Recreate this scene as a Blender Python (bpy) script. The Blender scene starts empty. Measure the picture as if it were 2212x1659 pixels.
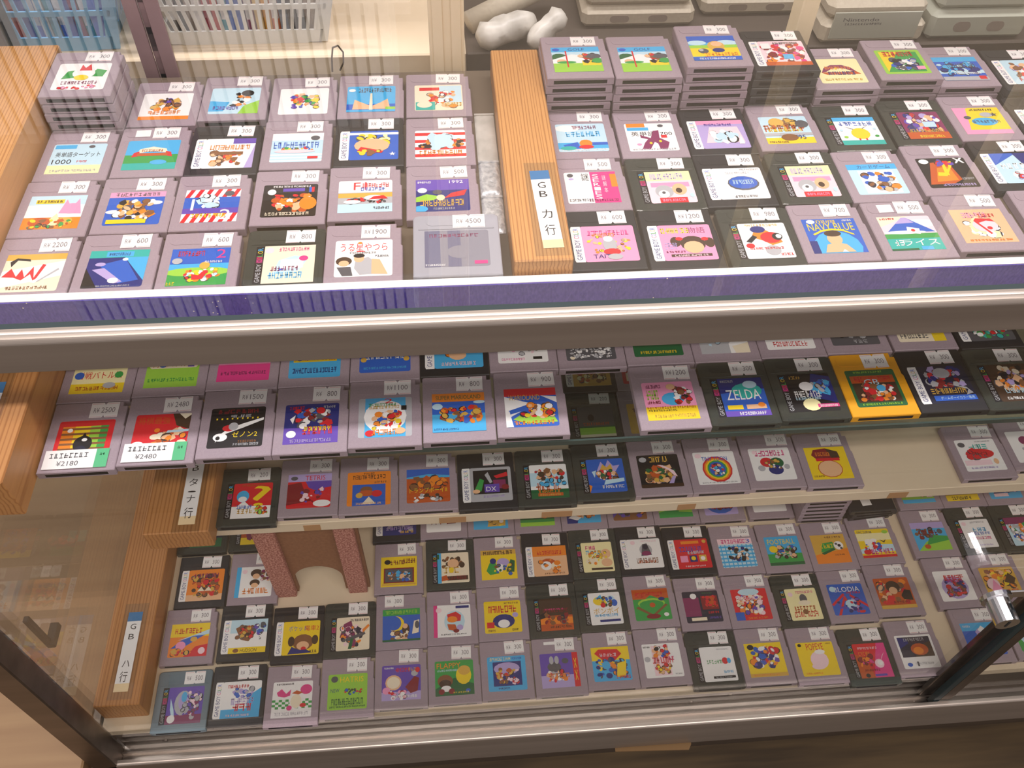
import bpy, math, random, zlib
from mathutils import Matrix, Vector

# ---------------------------------------------------------------- camera, world, lights, exposure
SC = bpy.context.scene
COL = SC.collection
FLOOR = 800.0                                   # room floor lies 800 mm below the cartridges of the top tray
def W(x, y, z): return Vector((x/1000.0, y/1000.0, (z+FLOOR)/1000.0))

cam_d = bpy.data.cameras.new('camera'); cam = bpy.data.objects.new('camera', cam_d); COL.objects.link(cam)
yaw, pitch, roll = 0.105360, 0.894768, 0.036576
cy, sy, cp, sp, cr, sr = math.cos(yaw), math.sin(yaw), math.cos(pitch), math.sin(pitch), math.cos(roll), math.sin(roll)
fw = Vector((sy*cp, cy*cp, -sp)); rt = Vector((cy, -sy, 0)); up = rt.cross(fw)
r2 = cr*rt + sr*up; u2 = -sr*rt + cr*up
m = Matrix((r2, u2, -fw)).transposed().to_4x4(); m.translation = W(0, 0, 450.25); cam.matrix_world = m
cam_d.sensor_width = 36.0; cam_d.lens = 1908.15*36.0/2212.0; cam_d.clip_start = 0.02; cam_d.clip_end = 50
SC.camera = cam

wd = bpy.data.worlds.new('room'); SC.world = wd; wd.use_nodes = True
bg = wd.node_tree.nodes['Background']; bg.inputs[0].default_value = (1.0, 0.90, 0.86, 1); bg.inputs[1].default_value = 0.42

def area(name, loc, sx, sy_, power, col, rot=(0, 0, 0)):
    l = bpy.data.lights.new(name, 'AREA'); l.shape = 'RECTANGLE'; l.size = sx; l.size_y = sy_; l.energy = power; l.color = col
    o = bpy.data.objects.new(name, l); o.location = loc; o.rotation_euler = rot; COL.objects.link(o); return o
area('ceiling_tube_over_case', W(100, 860, 1650), 2.6, 0.10, 32, (1.0, 0.95, 0.95))
area('added_front_fill', W(200, -650, 1650), 2.6, 0.14, 34, (1.0, 0.90, 0.84), (math.radians(-18), 0, 0))  # added front fill, brightens the lower shelves through the doors
SC.view_settings.view_transform = 'Standard'; SC.view_settings.look = 'None'
SC.view_settings.gamma = 1.0; SC.view_settings.use_curve_mapping = False
SC.view_settings.exposure = 0.62

# ---------------------------------------------------------------- materials
def lin(h):
    v = [int(h[i:i+2], 16)/255.0 for i in (0, 2, 4)]
    return tuple(c/12.92 if c <= 0.04045 else ((c+0.055)/1.055)**2.4 for c in v) + (1.0,)
def mat(name, hexcol, rough=0.5, metal=0.0, spec=0.5):
    m = bpy.data.materials.new(name); m.use_nodes = True
    b = m.node_tree.nodes['Principled BSDF']
    b.inputs['Base Color'].default_value = lin(hexcol); b.inputs['Roughness'].default_value = rough
    b.inputs['Metallic'].default_value = metal; b.inputs['Specular IOR Level'].default_value = spec
    return m
def nd(m, t, **kw):
    n = m.node_tree.nodes.new(t)
    for k, v in kw.items(): setattr(n, k, v)
    return n
def lk(m, a, b): m.node_tree.links.new(a, b)
def noisy(name, c1, c2, scale, rough=0.5, stretch=(1, 1, 1), bump=0.0, metal=0.0, detail=4, lo=0.35, hi=0.65, spec=0.4):
    m = mat(name, c1, rough, metal, spec); b = m.node_tree.nodes['Principled BSDF']
    tc = nd(m, 'ShaderNodeTexCoord'); mp = nd(m, 'ShaderNodeMapping'); mp.inputs['Scale'].default_value = stretch
    nz = nd(m, 'ShaderNodeTexNoise'); nz.inputs['Scale'].default_value = scale; nz.inputs['Detail'].default_value = detail
    rp = nd(m, 'ShaderNodeValToRGB'); rp.color_ramp.elements[0].color = lin(c1); rp.color_ramp.elements[1].color = lin(c2)
    rp.color_ramp.elements[0].position = lo; rp.color_ramp.elements[1].position = hi
    lk(m, tc.outputs['Object'], mp.inputs[0]); lk(m, mp.outputs[0], nz.inputs['Vector']); lk(m, nz.outputs[0], rp.inputs[0])
    lk(m, rp.outputs[0], b.inputs['Base Color'])
    if bump:
        bp = nd(m, 'ShaderNodeBump'); bp.inputs['Strength'].default_value = bump; bp.inputs['Distance'].default_value = 0.001
        lk(m, nz.outputs[0], bp.inputs['Height']); lk(m, bp.outputs[0], b.inputs['Normal'])
    return m
def wood(name, c1, c2, c3, scale=60):
    m = mat(name, c1, 0.45); b = m.node_tree.nodes['Principled BSDF']
    tc = nd(m, 'ShaderNodeTexCoord'); mp = nd(m, 'ShaderNodeMapping'); mp.inputs['Scale'].default_value = (1, 0.035, 1)
    nz = nd(m, 'ShaderNodeTexNoise'); nz.inputs['Scale'].default_value = scale*4; nz.inputs['Detail'].default_value = 3
    wv = nd(m, 'ShaderNodeTexWave'); wv.inputs['Scale'].default_value = scale; wv.inputs['Distortion'].default_value = 5
    wv.inputs['Detail'].default_value = 2; wv.inputs['Detail Scale'].default_value = 1.2
    rp = nd(m, 'ShaderNodeValToRGB'); rp.color_ramp.elements[0].color = lin(c3); rp.color_ramp.elements[1].color = lin(c1)
    rp.color_ramp.elements[0].position = 0.02; rp.color_ramp.elements[1].position = 0.55
    e = rp.color_ramp.elements.new(0.25); e.color = lin(c2)
    mx = nd(m, 'ShaderNodeMixRGB'); mx.blend_type = 'MULTIPLY'; mx.inputs[0].default_value = 0.22
    lk(m, tc.outputs['Object'], mp.inputs[0]); lk(m, mp.outputs[0], wv.inputs['Vector']); lk(m, mp.outputs[0], nz.inputs['Vector'])
    lk(m, wv.outputs['Fac'], rp.inputs[0]); lk(m, rp.outputs[0], mx.inputs[1]); lk(m, nz.outputs[0], mx.inputs[2]); lk(m, mx.outputs[0], b.inputs['Base Color'])
    return m
def pane(name, tint, ior=1.55, haze=0.0):
    # flat glass: clear transmission plus Fresnel mirror reflection
    m = bpy.data.materials.new(name); m.use_nodes = True; nt = m.node_tree; nt.nodes.clear()
    out = nt.nodes.new('ShaderNodeOutputMaterial'); mx = nt.nodes.new('ShaderNodeMixShader'); fr = nt.nodes.new('ShaderNodeFresnel')
    tr = nt.nodes.new('ShaderNodeBsdfTransparent'); gl = nt.nodes.new('ShaderNodeBsdfGlossy')
    ge = nt.nodes.new('ShaderNodeNewGeometry'); mr = nt.nodes.new('ShaderNodeMapRange')      # same Fresnel curve on entering and leaving
    mr.inputs['To Min'].default_value = ior; mr.inputs['To Max'].default_value = 1.0/ior
    nt.links.new(ge.outputs['Backfacing'], mr.inputs['Value']); nt.links.new(mr.outputs[0], fr.inputs[0])
    tr.inputs[0].default_value = lin(tint); gl.inputs['Roughness'].default_value = 0.015
    nt.links.new(fr.outputs[0], mx.inputs[0]); nt.links.new(tr.outputs[0], mx.inputs[1]); nt.links.new(gl.outputs[0], mx.inputs[2])
    last = mx
    if haze:
        df = nt.nodes.new('ShaderNodeBsdfDiffuse'); m2 = nt.nodes.new('ShaderNodeMixShader'); m2.inputs[0].default_value = haze
        nt.links.new(mx.outputs[0], m2.inputs[1]); nt.links.new(df.outputs[0], m2.inputs[2]); last = m2
    nt.links.new(last.outputs[0], out.inputs[0]); return m
def tinted(name, hexcol, rough, trans, ior=1.45):
    m = mat(name, hexcol, rough); b = m.node_tree.nodes['Principled BSDF']
    b.inputs['Transmission Weight'].default_value = trans; b.inputs['IOR'].default_value = ior; return m
PRINT = mat('printed_paper', 'ffffff', 0.38); _a = nd(PRINT, 'ShaderNodeAttribute'); _a.attribute_name = 'ink'
lk(PRINT, _a.outputs['Color'], PRINT.node_tree.nodes['Principled BSDF'].inputs['Base Color'])
M = dict(
    g=noisy('grey_lavender_plastic', '9e8d97', 'a6959e', 900, 0.5, bump=0.04), k=mat('black_plastic', '26262a', 0.36),
    c=tinted('smoky_clear_plastic', '5a5f58', 0.14, 0.55), b=tinted('bluish_clear_plastic', '8aa0ac', 0.2, 0.45),
    y=mat('yellow_plastic', 'f0a814', 0.4), s=tinted('frosted_clear_plastic', 'c2c2cc', 0.35, 0.3),
    slot=mat('dark_slot', '141012', 0.7), sticker=PRINT,
    wood=wood('orange_pine', 'dea260', 'd69856', 'b87c42', 120), wood2=wood('brown_pine', 'cc8e52', 'c4864a', 'b0723c', 90),
    felt=noisy('purple_felt', '42368c', '5a4ea8', 700, 0.9, (1, 1, .4), 0.25, lo=.3, hi=.75, spec=.15),
    foam=noisy('white_foam_edge', 'dcdad8', 'f0eeec', 200, 0.8), tray=mat('dark_tray_board', '6a5c4c', 0.7),
    cream=noisy('cream_laminate', 'e2ceb0', 'e8d6ba', 12, 0.4), creampaint=noisy('cream_painted_post', 'e6d4b4', 'ecdcbe', 20, 0.5),
    tape=mat('tan_tape', 'b88a5c', 0.5),
    steel=noisy('brushed_steel', '8e857e', 'a39a92', 60, 0.28, (0.02, 1, 1), 0.0, 1.0),
    darksteel=noisy('dull_steel', '6c625a', '7c7168', 40, 0.42, (0.03, 1, 1), 0.0, 1.0),
    barsteel=noisy('brushed_bar_steel', '9c928a', 'aca29a', 60, 0.33, (0.02, 1, 1), 0.0, 0.8), chrome=mat('polished_chrome', 'd8d8dc', 0.09, 1.0), mauve=noisy('mauve_painted_steel', '8a7274', '947c7e', 30, 0.45),
    gasket=mat('teal_black_gasket', '16282c', 0.4), topglass=pane('reflective_top_glass', 'fdfdfd', 1.85), glass=pane('clear_plate_glass', 'fbfcfc', 1.6), shelfglass=pane('green_tinted_shelf_glass', 'eef4f1', 1.5),
    edge=mat('green_glass_edge', '3c4c48', 0.12), black=mat('black_rubber', '1a1a1a', 0.6),
    pink=noisy('pink_speckled_board', '98584c', 'd09484', 520, 0.8, detail=6, lo=.42, hi=.6), brownboard=noisy('brown_hardboard', '8a5a3c', '946444', 300, 0.7),
    tan=noisy('tan_wood_panel', '86694c', '927656', 6, 0.5, (0.6, 8, 8)), floor=noisy('dark_plank_floor', '3a2e20', '54442e', 8, 0.5, (0.5, 6, 6)),
    wall=mat('brown_grey_wall', '8c8070', 0.8), card=mat('brown_cardboard', '6e5434', 0.8), gap=mat('counter_top_gap_shade', '463c34', 0.6),
    whiteplastic=mat('white_plastic', 'dcdcd6', 0.45), blueplastic=mat('pale_blue_plastic', '6fb0d8', 0.4),
    console=noisy('beige_grey_plastic', 'b8ae9c', 'c0b6a4', 300, 0.5), consoledark=mat('console_port_grey', '8c8076', 0.6), green=mat('pale_green_grey_plastic', 'b0b2a4', 0.5),
    foil=noisy('silver_bubble_foil', 'b4b8bc', 'e2e4e6', 260, 0.25, bump=0.9, metal=0.3), bag=noisy('crumpled_white_film', 'b2aea6', 'd8d4cc', 40, 0.35, bump=0.5),
)

_f = M['felt']; _b0 = _f.node_tree.nodes['Principled BSDF']; _src = _b0.inputs['Base Color'].links[0].from_socket
_vo = nd(_f, 'ShaderNodeTexVoronoi'); _vo.inputs['Scale'].default_value = 190; _lt = nd(_f, 'ShaderNodeMath', operation='LESS_THAN'); _lt.inputs[1].default_value = 0.10
_n2 = nd(_f, 'ShaderNodeTexNoise'); _n2.inputs['Scale'].default_value = 9; _gt = nd(_f, 'ShaderNodeMath', operation='GREATER_THAN'); _gt.inputs[1].default_value = 0.56
_mu = nd(_f, 'ShaderNodeMath', operation='MULTIPLY'); _mx = nd(_f, 'ShaderNodeMixRGB'); _mx.inputs[2].default_value = lin('e8dcc8'); _tc = nd(_f, 'ShaderNodeTexCoord')
lk(_f, _tc.outputs['Object'], _vo.inputs['Vector']); lk(_f, _tc.outputs['Object'], _n2.inputs['Vector']); lk(_f, _vo.outputs['Distance'], _lt.inputs[0]); lk(_f, _n2.outputs[0], _gt.inputs[0])
lk(_f, _lt.outputs[0], _mu.inputs[0]); lk(_f, _gt.outputs[0], _mu.inputs[1]); lk(_f, _mu.outputs[0], _mx.inputs[0]); lk(_f, _src, _mx.inputs[1]); lk(_f, _mx.outputs[0], _b0.inputs['Base Color'])

# ---------------------------------------------------------------- mesh helpers (millimetres in, metres out)
def link(o, parent=None):
    COL.objects.link(o)
    if parent is not None: o.parent = parent
    return o
def mesh(name, vs, fs, mats, mi=None, smooth=False):
    me = bpy.data.meshes.new(name); me.from_pydata([(x/1000, y/1000, z/1000) for x, y, z in vs], [], fs)
    for mm in (mats if isinstance(mats, (list, tuple)) else [mats]): me.materials.append(mm)
    if mi: me.polygons.foreach_set('material_index', mi)
    if smooth: me.polygons.foreach_set('use_smooth', [True]*len(me.polygons))
    me.update(); return me
class B:
    """collects boxes / prisms / tubes into one mesh"""
    def __init__(s): s.v = []; s.f = []; s.i = []
    def add(s, vs, fs, mi=0):
        n = len(s.v); s.v += vs; s.f += [tuple(k+n for k in f) for f in fs]; s.i += [mi]*len(fs); return s
    def box(s, x0, x1, y0, y1, z0, z1, bev=0.0, mi=0):
        if bev <= 0:
            return s.add([(x, y, z) for z in (z0, z1) for y in (y0, y1) for x in (x0, x1)],
                         [(0, 2, 3, 1), (4, 5, 7, 6), (0, 1, 5, 4), (2, 6, 7, 3), (0, 4, 6, 2), (1, 3, 7, 5)], mi)
        b = bev; rings = []
        for z, d in ((z0, b), (z0+b, 0), (z1-b, 0), (z1, b)):
            rings.append([(x0+b, y0+d, z), (x1-b, y0+d, z), (x1-d, y0+b, z), (x1-d, y1-b, z), (x1-b, y1-d, z), (x0+b, y1-d, z), (x0+d, y1-b, z), (x0+d, y0+b, z)])
        vs = sum(rings, []); fs = [tuple(range(7, -1, -1)), tuple(range(24, 32))]
        for r in range(3): fs += [(r*8+k, r*8+(k+1) % 8, r*8+8+(k+1) % 8, r*8+8+k) for k in range(8)]
        return s.add(vs, fs, mi)
    def prism(s, pts, z0, z1, mi=0):          # pts counter-clockwise in XY
        n = len(pts)
        return s.add([(x, y, z0) for x, y in pts]+[(x, y, z1) for x, y in pts],
                     [tuple(range(n-1, -1, -1)), tuple(range(n, 2*n))]+[(k, (k+1) % n, n+(k+1) % n, n+k) for k in range(n)], mi)
    def loft(s, rings, mi=0, caps=True):
        n = len(rings[0]); fs = []
        for r in range(len(rings)-1): fs += [(r*n+k, r*n+(k+1) % n, (r+1)*n+(k+1) % n, (r+1)*n+k) for k in range(n)]
        if caps: fs += [tuple(range(n-1, -1, -1)), tuple(range((len(rings)-1)*n, len(rings)*n))]
        return s.add(sum(rings, []), fs, mi)
    def tube(s, a, b_, r0, r1=None, n=14, mi=0):
        a, b_ = Vector(a), Vector(b_); r1 = r0 if r1 is None else r1
        d = (b_-a).normalized(); u = d.orthogonal().normalized(); w = d.cross(u)
        ring = lambda c, r: [tuple(c+r*(math.cos(t)*u+math.sin(t)*w)) for t in [2*math.pi*k/n for k in range(n)]]
        return s.loft([ring(a, r0), ring(b_, r1)], mi)
    def obj(s, name, mats, parent=None, at=None, smooth=False):
        o = bpy.data.objects.new(name, mesh(name, s.v, s.f, mats, s.i, smooth)); link(o, parent)
        if at is not None: o.location = W(*at)
        return o
def tag(o, label, cat=None, group=None):
    o['label'] = label
    if cat: o['category'] = cat
    if group: o['group'] = group
    return o
def thing(name, label, cat, at, rz=0.0, group=None):
    e = bpy.data.objects.new(name, None); e.empty_display_size = 0.02; COL.objects.link(e); e.location = W(*at); e.rotation_euler[2] = rz
    return tag(e, label, cat, group)
def struct(o, label=None, cat=None):
    o['kind'] = 'structure'
    if label: o['label'] = label
    if cat: o['category'] = cat
    return o
def rrect(x0, x1, y0, y1, r, n=3):
    pts = []
    for cx, cy_, a0 in ((x1-r, y0+r, -90), (x1-r, y1-r, 0), (x0+r, y1-r, 90), (x0+r, y0+r, 180)):
        pts += [(cx+r*math.cos(math.radians(a0+90*k/n)), cy_+r*math.sin(math.radians(a0+90*k/n))) for k in range(n+1)]
    return pts

# ---------------------------------------------------------------- flat print: coloured shapes stacked on a paper sheet
PAL = dict(w='f6f4f2', k='161418', r='d81f2a', R='861a22', b='2860c4', B='1e2878', c='44b0e6', C='c2e2f0', y='f6d41c', Y='f8eeb4', o='f28a22', O='c4561a',
           g='36a048', G='1c6438', l='9cd244', p='f59cc2', P='f8d6de', m='e23a88', M='862a5c', v='6648b0', V='b8a6da', n='885832', N='46301f', t='eebc90',
           e='f4e6ca', s='b6b6ba', S='56565c', d='20223a', a='28b2a6', u='dcae48', f='8a8894', F='6e6e88')
LIN = {k: lin(v) for k, v in PAL.items()}
TXT = {}
def glyphs(s):
    if s not in TXT:
        c = bpy.data.curves.new('t', 'FONT'); c.body = s; c.resolution_u = 2
        o = bpy.data.objects.new('t', c); COL.objects.link(o); o.select_set(False)
        ev = o.evaluated_get(bpy.context.evaluated_depsgraph_get()); me = ev.to_mesh()
        vs = [(v.co.x, v.co.y) for v in me.vertices]; fs = [tuple(p.vertices) for p in me.polygons]
        ev.to_mesh_clear(); bpy.data.objects.remove(o); bpy.data.curves.remove(c)
        xs = [v[0] for v in vs]; ys = [v[1] for v in vs]; x0, x1, y0, y1 = min(xs), max(xs), min(ys), max(ys)
        TXT[s] = ([((x-x0)/(x1-x0)-.5, (y-y0)/max(y1-y0, 1e-6)-.5) for x, y in vs], fs)
    return TXT[s]
class Sheet:
    """one sheet of paper; shapes are given in percent of the (x0, y0, w, h) window"""
    def __init__(s, z=0.0): s.v = []; s.f = []; s.c = []; s.z = z; s.win = (0, 0, 1, 1); s.rnd = random.Random(1)
    def poly(s, pts, col, raw=False, clamp=True):
        x0, y0, w, h = s.win
        if not raw:
            if clamp: pts = [(min(max(x, 0), 100), min(max(y, 0), 100)) for x, y in pts]
            pts = [(x0+w*x/100, y0+h*y/100) for x, y in pts]
        q = [pts[0]]
        for a in pts[1:]:
            if abs(a[0]-q[-1][0])+abs(a[1]-q[-1][1]) > 1e-4: q.append(a)
        if len(q) > 1 and abs(q[0][0]-q[-1][0])+abs(q[0][1]-q[-1][1]) < 1e-4: q.pop()
        if len(q) < 3: return
        ar = sum(q[i][0]*q[(i+1) % len(q)][1]-q[(i+1) % len(q)][0]*q[i][1] for i in range(len(q)))
        if ar < 0: q.reverse()
        n = len(s.v); s.v += [(x, y, s.z) for x, y in q]; s.f.append(tuple(range(n, n+len(q)))); s.c.append(col)
    def rect(s, x, y, w, h, col): s.poly([(x, y), (x+w, y), (x+w, y+h), (x, y+h)], col)
    def ell(s, cx, cy_, rx, ry, col, n=14, rot=0.0):
        s.poly([(cx+rx*math.cos(t)*math.cos(rot)-ry*math.sin(t)*math.sin(rot), cy_+rx*math.cos(t)*math.sin(rot)+ry*math.sin(t)*math.cos(rot)) for t in [2*math.pi*k/n for k in range(n)]], col)
    def text(s, cx, cy_, w, h, col, t, vert=False):
        vs, fs = glyphs(t); x0, y0, ww, hh = s.win; n = len(s.v)
        for gx, gy in vs:
            if vert: px, py = cx+gy*w, cy_+gx*h        # reads bottom to top
            else: px, py = cx+gx*w, cy_+gy*h
            if vert: px = cx-gy*w
            s.v.append((x0+ww*px/100, y0+hh*py/100, s.z))
        s.f += [tuple(k+n for k in f) for f in fs]; s.c += [col]*len(fs)
    def column(s, cx, cy_, w, h, col, t):                 # upright characters set top to bottom
        k = len(t)
        for i, ch in enumerate(t): s.text(cx, cy_+h/2-(i+.5)*h/k, w, h/k*.82, col, ch)
    def scrawl(s, cx, cy_, w, h, n, col):                 # lettering too blurred to read: strokes only
        n = max(2, int(n*1.25)); g = w/n
        for i in range(n):
            x = cx-w/2+i*g+g*.08; gw = g*.84; y = cy_-h/2; t_ = .17
            for q in s.rnd.sample(range(6), s.rnd.choice((3, 3, 4))):
                if q < 3: s.rect(x, y+h*(.02, .42, .8)[q]+s.rnd.uniform(-.05, .05)*h, gw*s.rnd.uniform(.7, 1), h*t_, col)
                else:
                    u = x+gw*(.05, .4, .74)[q-3]; d = s.rnd.uniform(-.14, .14)*gw
                    s.poly([(u, y), (u+gw*t_*1.2, y), (u+gw*t_*1.2+d, y+h), (u+d, y+h)], col)
    def draw(s, art):
        ops = art.split(';'); step = 0.022
        s.poly(rrect(0, 100, 0, 100, 4, 2), LIN[ops[0]])
        for op in ops[1:]:
            s.z += step; a = op.split(); k = a[0]
            f = [float(q) for q in a[1:]] if k in () else None
            if k == 'r': s.rect(*map(float, a[1:5]), LIN[a[5]])
            elif k == 'e': s.ell(*map(float, a[1:5]), LIN[a[5]])
            elif k == 'p': q = list(map(float, a[2:])); s.poly(list(zip(q[::2], q[1::2])), LIN[a[1]])
            elif k == 't': s.text(*map(float, a[1:5]), LIN[a[5]], a[6].replace('_', ' '))
            elif k == 'V': s.column(*map(float, a[1:5]), LIN[a[5]], a[6])
            elif k == 'z': s.scrawl(*map(float, a[1:5]), int(a[5]), LIN[a[6]])
            elif k == 's':
                cx, cy_, r = map(float, a[1:4])
                for j in range(5):
                    t = math.pi/2+j*2*math.pi/5
                    s.poly([(cx+r*math.cos(t), cy_+r*math.sin(t)), (cx+r*.4*math.cos(t+.63), cy_+r*.4*math.sin(t+.63)), (cx, cy_), (cx+r*.4*math.cos(t-.63), cy_+r*.4*math.sin(t-.63))], LIN[a[4]])
            elif k in ('h', 'h2', 'h3'):
                x, y, w, h = map(float, a[1:5]); n = int(a[5])
                for j in range(n):
                    if k == 'h': s.rect(x, y+h*(j+.25)/n, w, h*.42/n, LIN[a[6]])
                    elif k == 'h2': s.rect(x+w*(j+.3)/n, y, w*.3/n, h, LIN[a[6]])
                    else: s.rect(x+w*(j+.4)/n, y, w*.25/n, h, LIN[a[6]])
            elif k == 'D':
                x, y, w, h = map(float, a[1:5]); n = int(a[5]); s.rect(x, y, w, h, LIN['w']); s.z += step
                for j in range(n):
                    u = x+w*j/n; g = w/n*.5; sl = min(h*.8, w/n*.5)
                    s.poly([(u, y), (u+g, y), (u+g+sl, y+h), (u+sl, y+h)], LIN[a[6]])
            elif k == 'q':
                x, y, w, h = map(float, a[1:5])
                for j in range(12):
                    for i in range(4):
                        if (i+j) % 2: s.rect(x+w*j/12, y+h*i/4, w/12, h/4, LIN[a[5]])
            elif k == 'x':
                x, y, w, h = map(float, a[2:6]); n = int(int(a[6])*1.7); sz = float(a[7])
                for j in range(n):
                    col = LIN[a[1][j % len(a[1])]]; r = sz*s.rnd.uniform(.25, .62); cx = x+s.rnd.uniform(.08, .92)*w; cy_ = y+s.rnd.uniform(.08, .92)*h
                    s.z += 0.004
                    if s.rnd.random() < .35: s.ell(cx, cy_, r*1.18, r*1.05, LIN[s.rnd.choice('kNdS')], 9, s.rnd.uniform(0, 3)); s.z += 0.003
                    if s.rnd.random() < .6: s.ell(cx, cy_, r, r*s.rnd.uniform(.5, 1.1), col, 9, s.rnd.uniform(0, 3))
                    else:
                        t0 = s.rnd.uniform(0, 6); s.poly([(cx+r*s.rnd.uniform(.7, 1.4)*math.cos(t0+t), cy_+r*s.rnd.uniform(.7, 1.4)*math.sin(t0+t)) for t in (0, 1.3, 2.6, 3.9, 5.1)], col)
    def build(s, name):
        me = mesh(name, s.v, s.f, PRINT)
        at = me.color_attributes.new('ink', 'FLOAT_COLOR', 'CORNER'); buf = []
        for p, c in zip(me.polygons, s.c): buf += list(c)*p.loop_total
        at.data.foreach_set('color', buf); return me

# ---------------------------------------------------------------- the case and the room
XR = 1000.0; XL = -388.0; ZA, ZB, ZC, ZD = -7.5, -120.25, -294.7, -508.4
def sbox(name, m_, x0, x1, y0, y1, z0, z1, label=None, cat=None, bev=0.0, parent=None):
    o = B().box(x0, x1, y0, y1, z0, z1, bev).obj(name, m_, parent)
    if parent is None: o.location = (0, 0, FLOOR/1000); struct(o, label, cat)
    return o
fl = struct(thing('floor', 'dark brown plank floor in front of the case', 'floor', (0, 0, -800)))
for j in range(20):
    b = B().box(-1500, 2200, -2600+j*190, -2600+j*190+187, -12, 0, 1.5).obj('plank', M['floor'], fl)
sbox('wall_back', M['wall'], -1600, 2300, 1330, 1380, -800, 2000, 'brown grey room wall behind the counter', 'wall')

case = thing('display_case', 'glass display case with steel frame holding game cartridges', 'display case', (0, 0, -800))
def cpart(name, m_, *boxes, bev=0.0, label=None):
    b = B()
    for bx in boxes: b.box(bx[0], bx[1], bx[2], bx[3], bx[4]+FLOOR, bx[5]+FLOOR, bev)
    o = b.obj(name, m_, case)
    if label: o['label'] = label
    return o
# front top bar: rounded outer flange, inner ledge
def profile(name, m_, pts, x0, x1, label=None):
    n = len(pts); o = B().add([(x0, y, z+FLOOR) for y, z in pts]+[(x1, y, z+FLOOR) for y, z in pts], [tuple(range(n)), tuple(range(2*n-1, n-1, -1))]+[(k, n+k, n+(k+1) % n, (k+1) % n) for k in range(n)]).obj(name, m_, case)
    if label: o['label'] = label
    return o
arc = [(305.2-5.2*math.cos(math.radians(a)), 120.8+5.2*math.sin(math.radians(a))) for a in range(0, 91, 9)]
profile('top_front_bar', M['barsteel'], [(300, 101.5), (300.5, 101)]+[(311.5, 101), (311.5, 117), (307, 117), (307, 126)]+arc[::-1], XL-12, XR, 'brushed steel front top bar with bright rounded lip')
cpart('glass_gasket', M['gasket'], (XL-12, XR, 307.2, 311, 117.2, 125.6))
cpart('top_glass', M['topglass'], (XL, XR, 311.2, 742, 118, 124), label='clear top glass reflecting the shelves behind')
cpart('corner_post', M['darksteel'], (XL-14, XL+12, 300, 324, -612, 100.8), bev=1.2)
cpart('corner_post', M['darksteel'], (XL-14, XL+12, 745, 770, -612, 117), bev=1.2)
cpart('side_glass', M['glass'], (XL-3, XL+3, 324.5, 744.5, -520, 117))
cpart('side_rail', M['darksteel'], (XL-14, XL-4, 324.5, 744.5, -548, -521), bev=1)
cpart('bottom_riser', M['darksteel'], (XL+12.2, XR, 325, 331, -562, -511.2))
cpart('door_track', M['steel'], (XL+12.2, XR, 306, 324.8, -564, -559), (XL+12.2, XR, 315, 316.6, -559, -554.5))
arc2 = [(303.5-3.5*math.cos(math.radians(a)), -549.5+3.5*math.sin(math.radians(a))) for a in range(0, 91, 15)]
profile('bottom_front_lip', M['barsteel'], [(300, -612), (306, -612), (306, -546)]+arc2[::-1], XL-14, XR)
cpart('base_panel', M['darksteel'], (XL, XR, 306.2, 740, -650, -564.2))
cpart('kick_base', M['black'], (XL+20, XR, 370, 720, -800, -650.2))
cpart('case_floor', M['cream'], (XL+4, XR, 324, 742, -519.8, ZD), label='cream laminate case floor')
for px_, pz in ((250, -545), (292, -530), (-330, -550)):
    B().tube((px_, 324.9, pz+FLOOR), (px_, 323.2, pz+FLOOR), 3.2, 2.6, 10).obj('screw', M['darksteel'], case)
# top tray: board with a purple felt foam front
tray = thing('top_tray', 'dark tray board carrying the upper cartridges under the top glass', 'tray', (0, 0, -800))
B().box(XL+5, XR, 452.2, 738, -20+FLOOR, ZA+FLOOR).obj('tray_board', M['tray'], tray)
fs_ = thing('foam_strip', 'purple felt covered foam strip with white top edge fronting the tray', 'strip', (0, 0, -800))
B().box(XL+5, XR, 443.8, 445, -51+FLOOR, 6.8+FLOOR).obj('felt_front', M['felt'], fs_)
B().box(XL+5, XR, 445.1, 452, -51+FLOOR, 7+FLOOR).obj('foam_edge', M['foam'], fs_)
# glass shelf and cream shelf
gs = thing('glass_shelf', 'thin green tinted glass shelf under the steel bar', 'shelf', (0, 0, -800))
B().box(XL+6, XR, 396.6, 735, ZB-5+FLOOR, ZB+FLOOR).obj('shelf_pane', M['shelfglass'], gs)
B().box(XL+6, XR, 394.8, 396.5, ZB-5+FLOOR, ZB+FLOOR).obj('polished_edge', M['edge'], gs)
cs = thing('cream_shelf', 'cream laminate shelf board below the glass shelf', 'shelf', (0, 0, -800))
B().box(-292, XR, 436, 735, ZC-15+FLOOR, ZC+FLOOR, .6).obj('shelf_board', M['cream'], cs)
for tx, tw in ((-20, 26), (80, 30), (215, 18), (-150, 16), (430, 20)):
    B().box(tx, tx+tw, 435.6, 435.9, ZC-14+FLOOR, ZC-4+FLOOR).obj('tape_patch', M['tape'], cs)
# arched stand under the cream shelf
st = thing('arched_stand', 'brown arched board stand with pink speckled legs under the cream shelf', 'stand', (-163, 464, ZD))
H = ZC-15.2-ZD
arch = [(-53, 0)]
arch += [(-27, 0)]+[(-27*math.cos(math.radians(t)), 32+27*math.sin(math.radians(t))) for t in range(0, 181, 15)]+[(27, 0), (55, 0), (55, H), (-53, H)]
bb = B(); n = len(arch)
bb.add([(x, 7, z) for x, z in arch]+[(x, 13, z) for x, z in arch], [(k, (k+1) % n, n+(k+1) % n, n+k) for k in range(n)])
cells = [((-53, 0), (-27, 0), (-27, 32), (-53, 32)), ((27, 0), (55, 0), (55, 32), (27, 32))]
ap = [(-27*math.cos(math.radians(t)), 32+27*math.sin(math.radians(t))) for t in range(0, 181, 15)]
tops = [(-53, 32)]+[(-53+108*k/12, H) for k in range(13)]+[(55, 32)]
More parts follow.
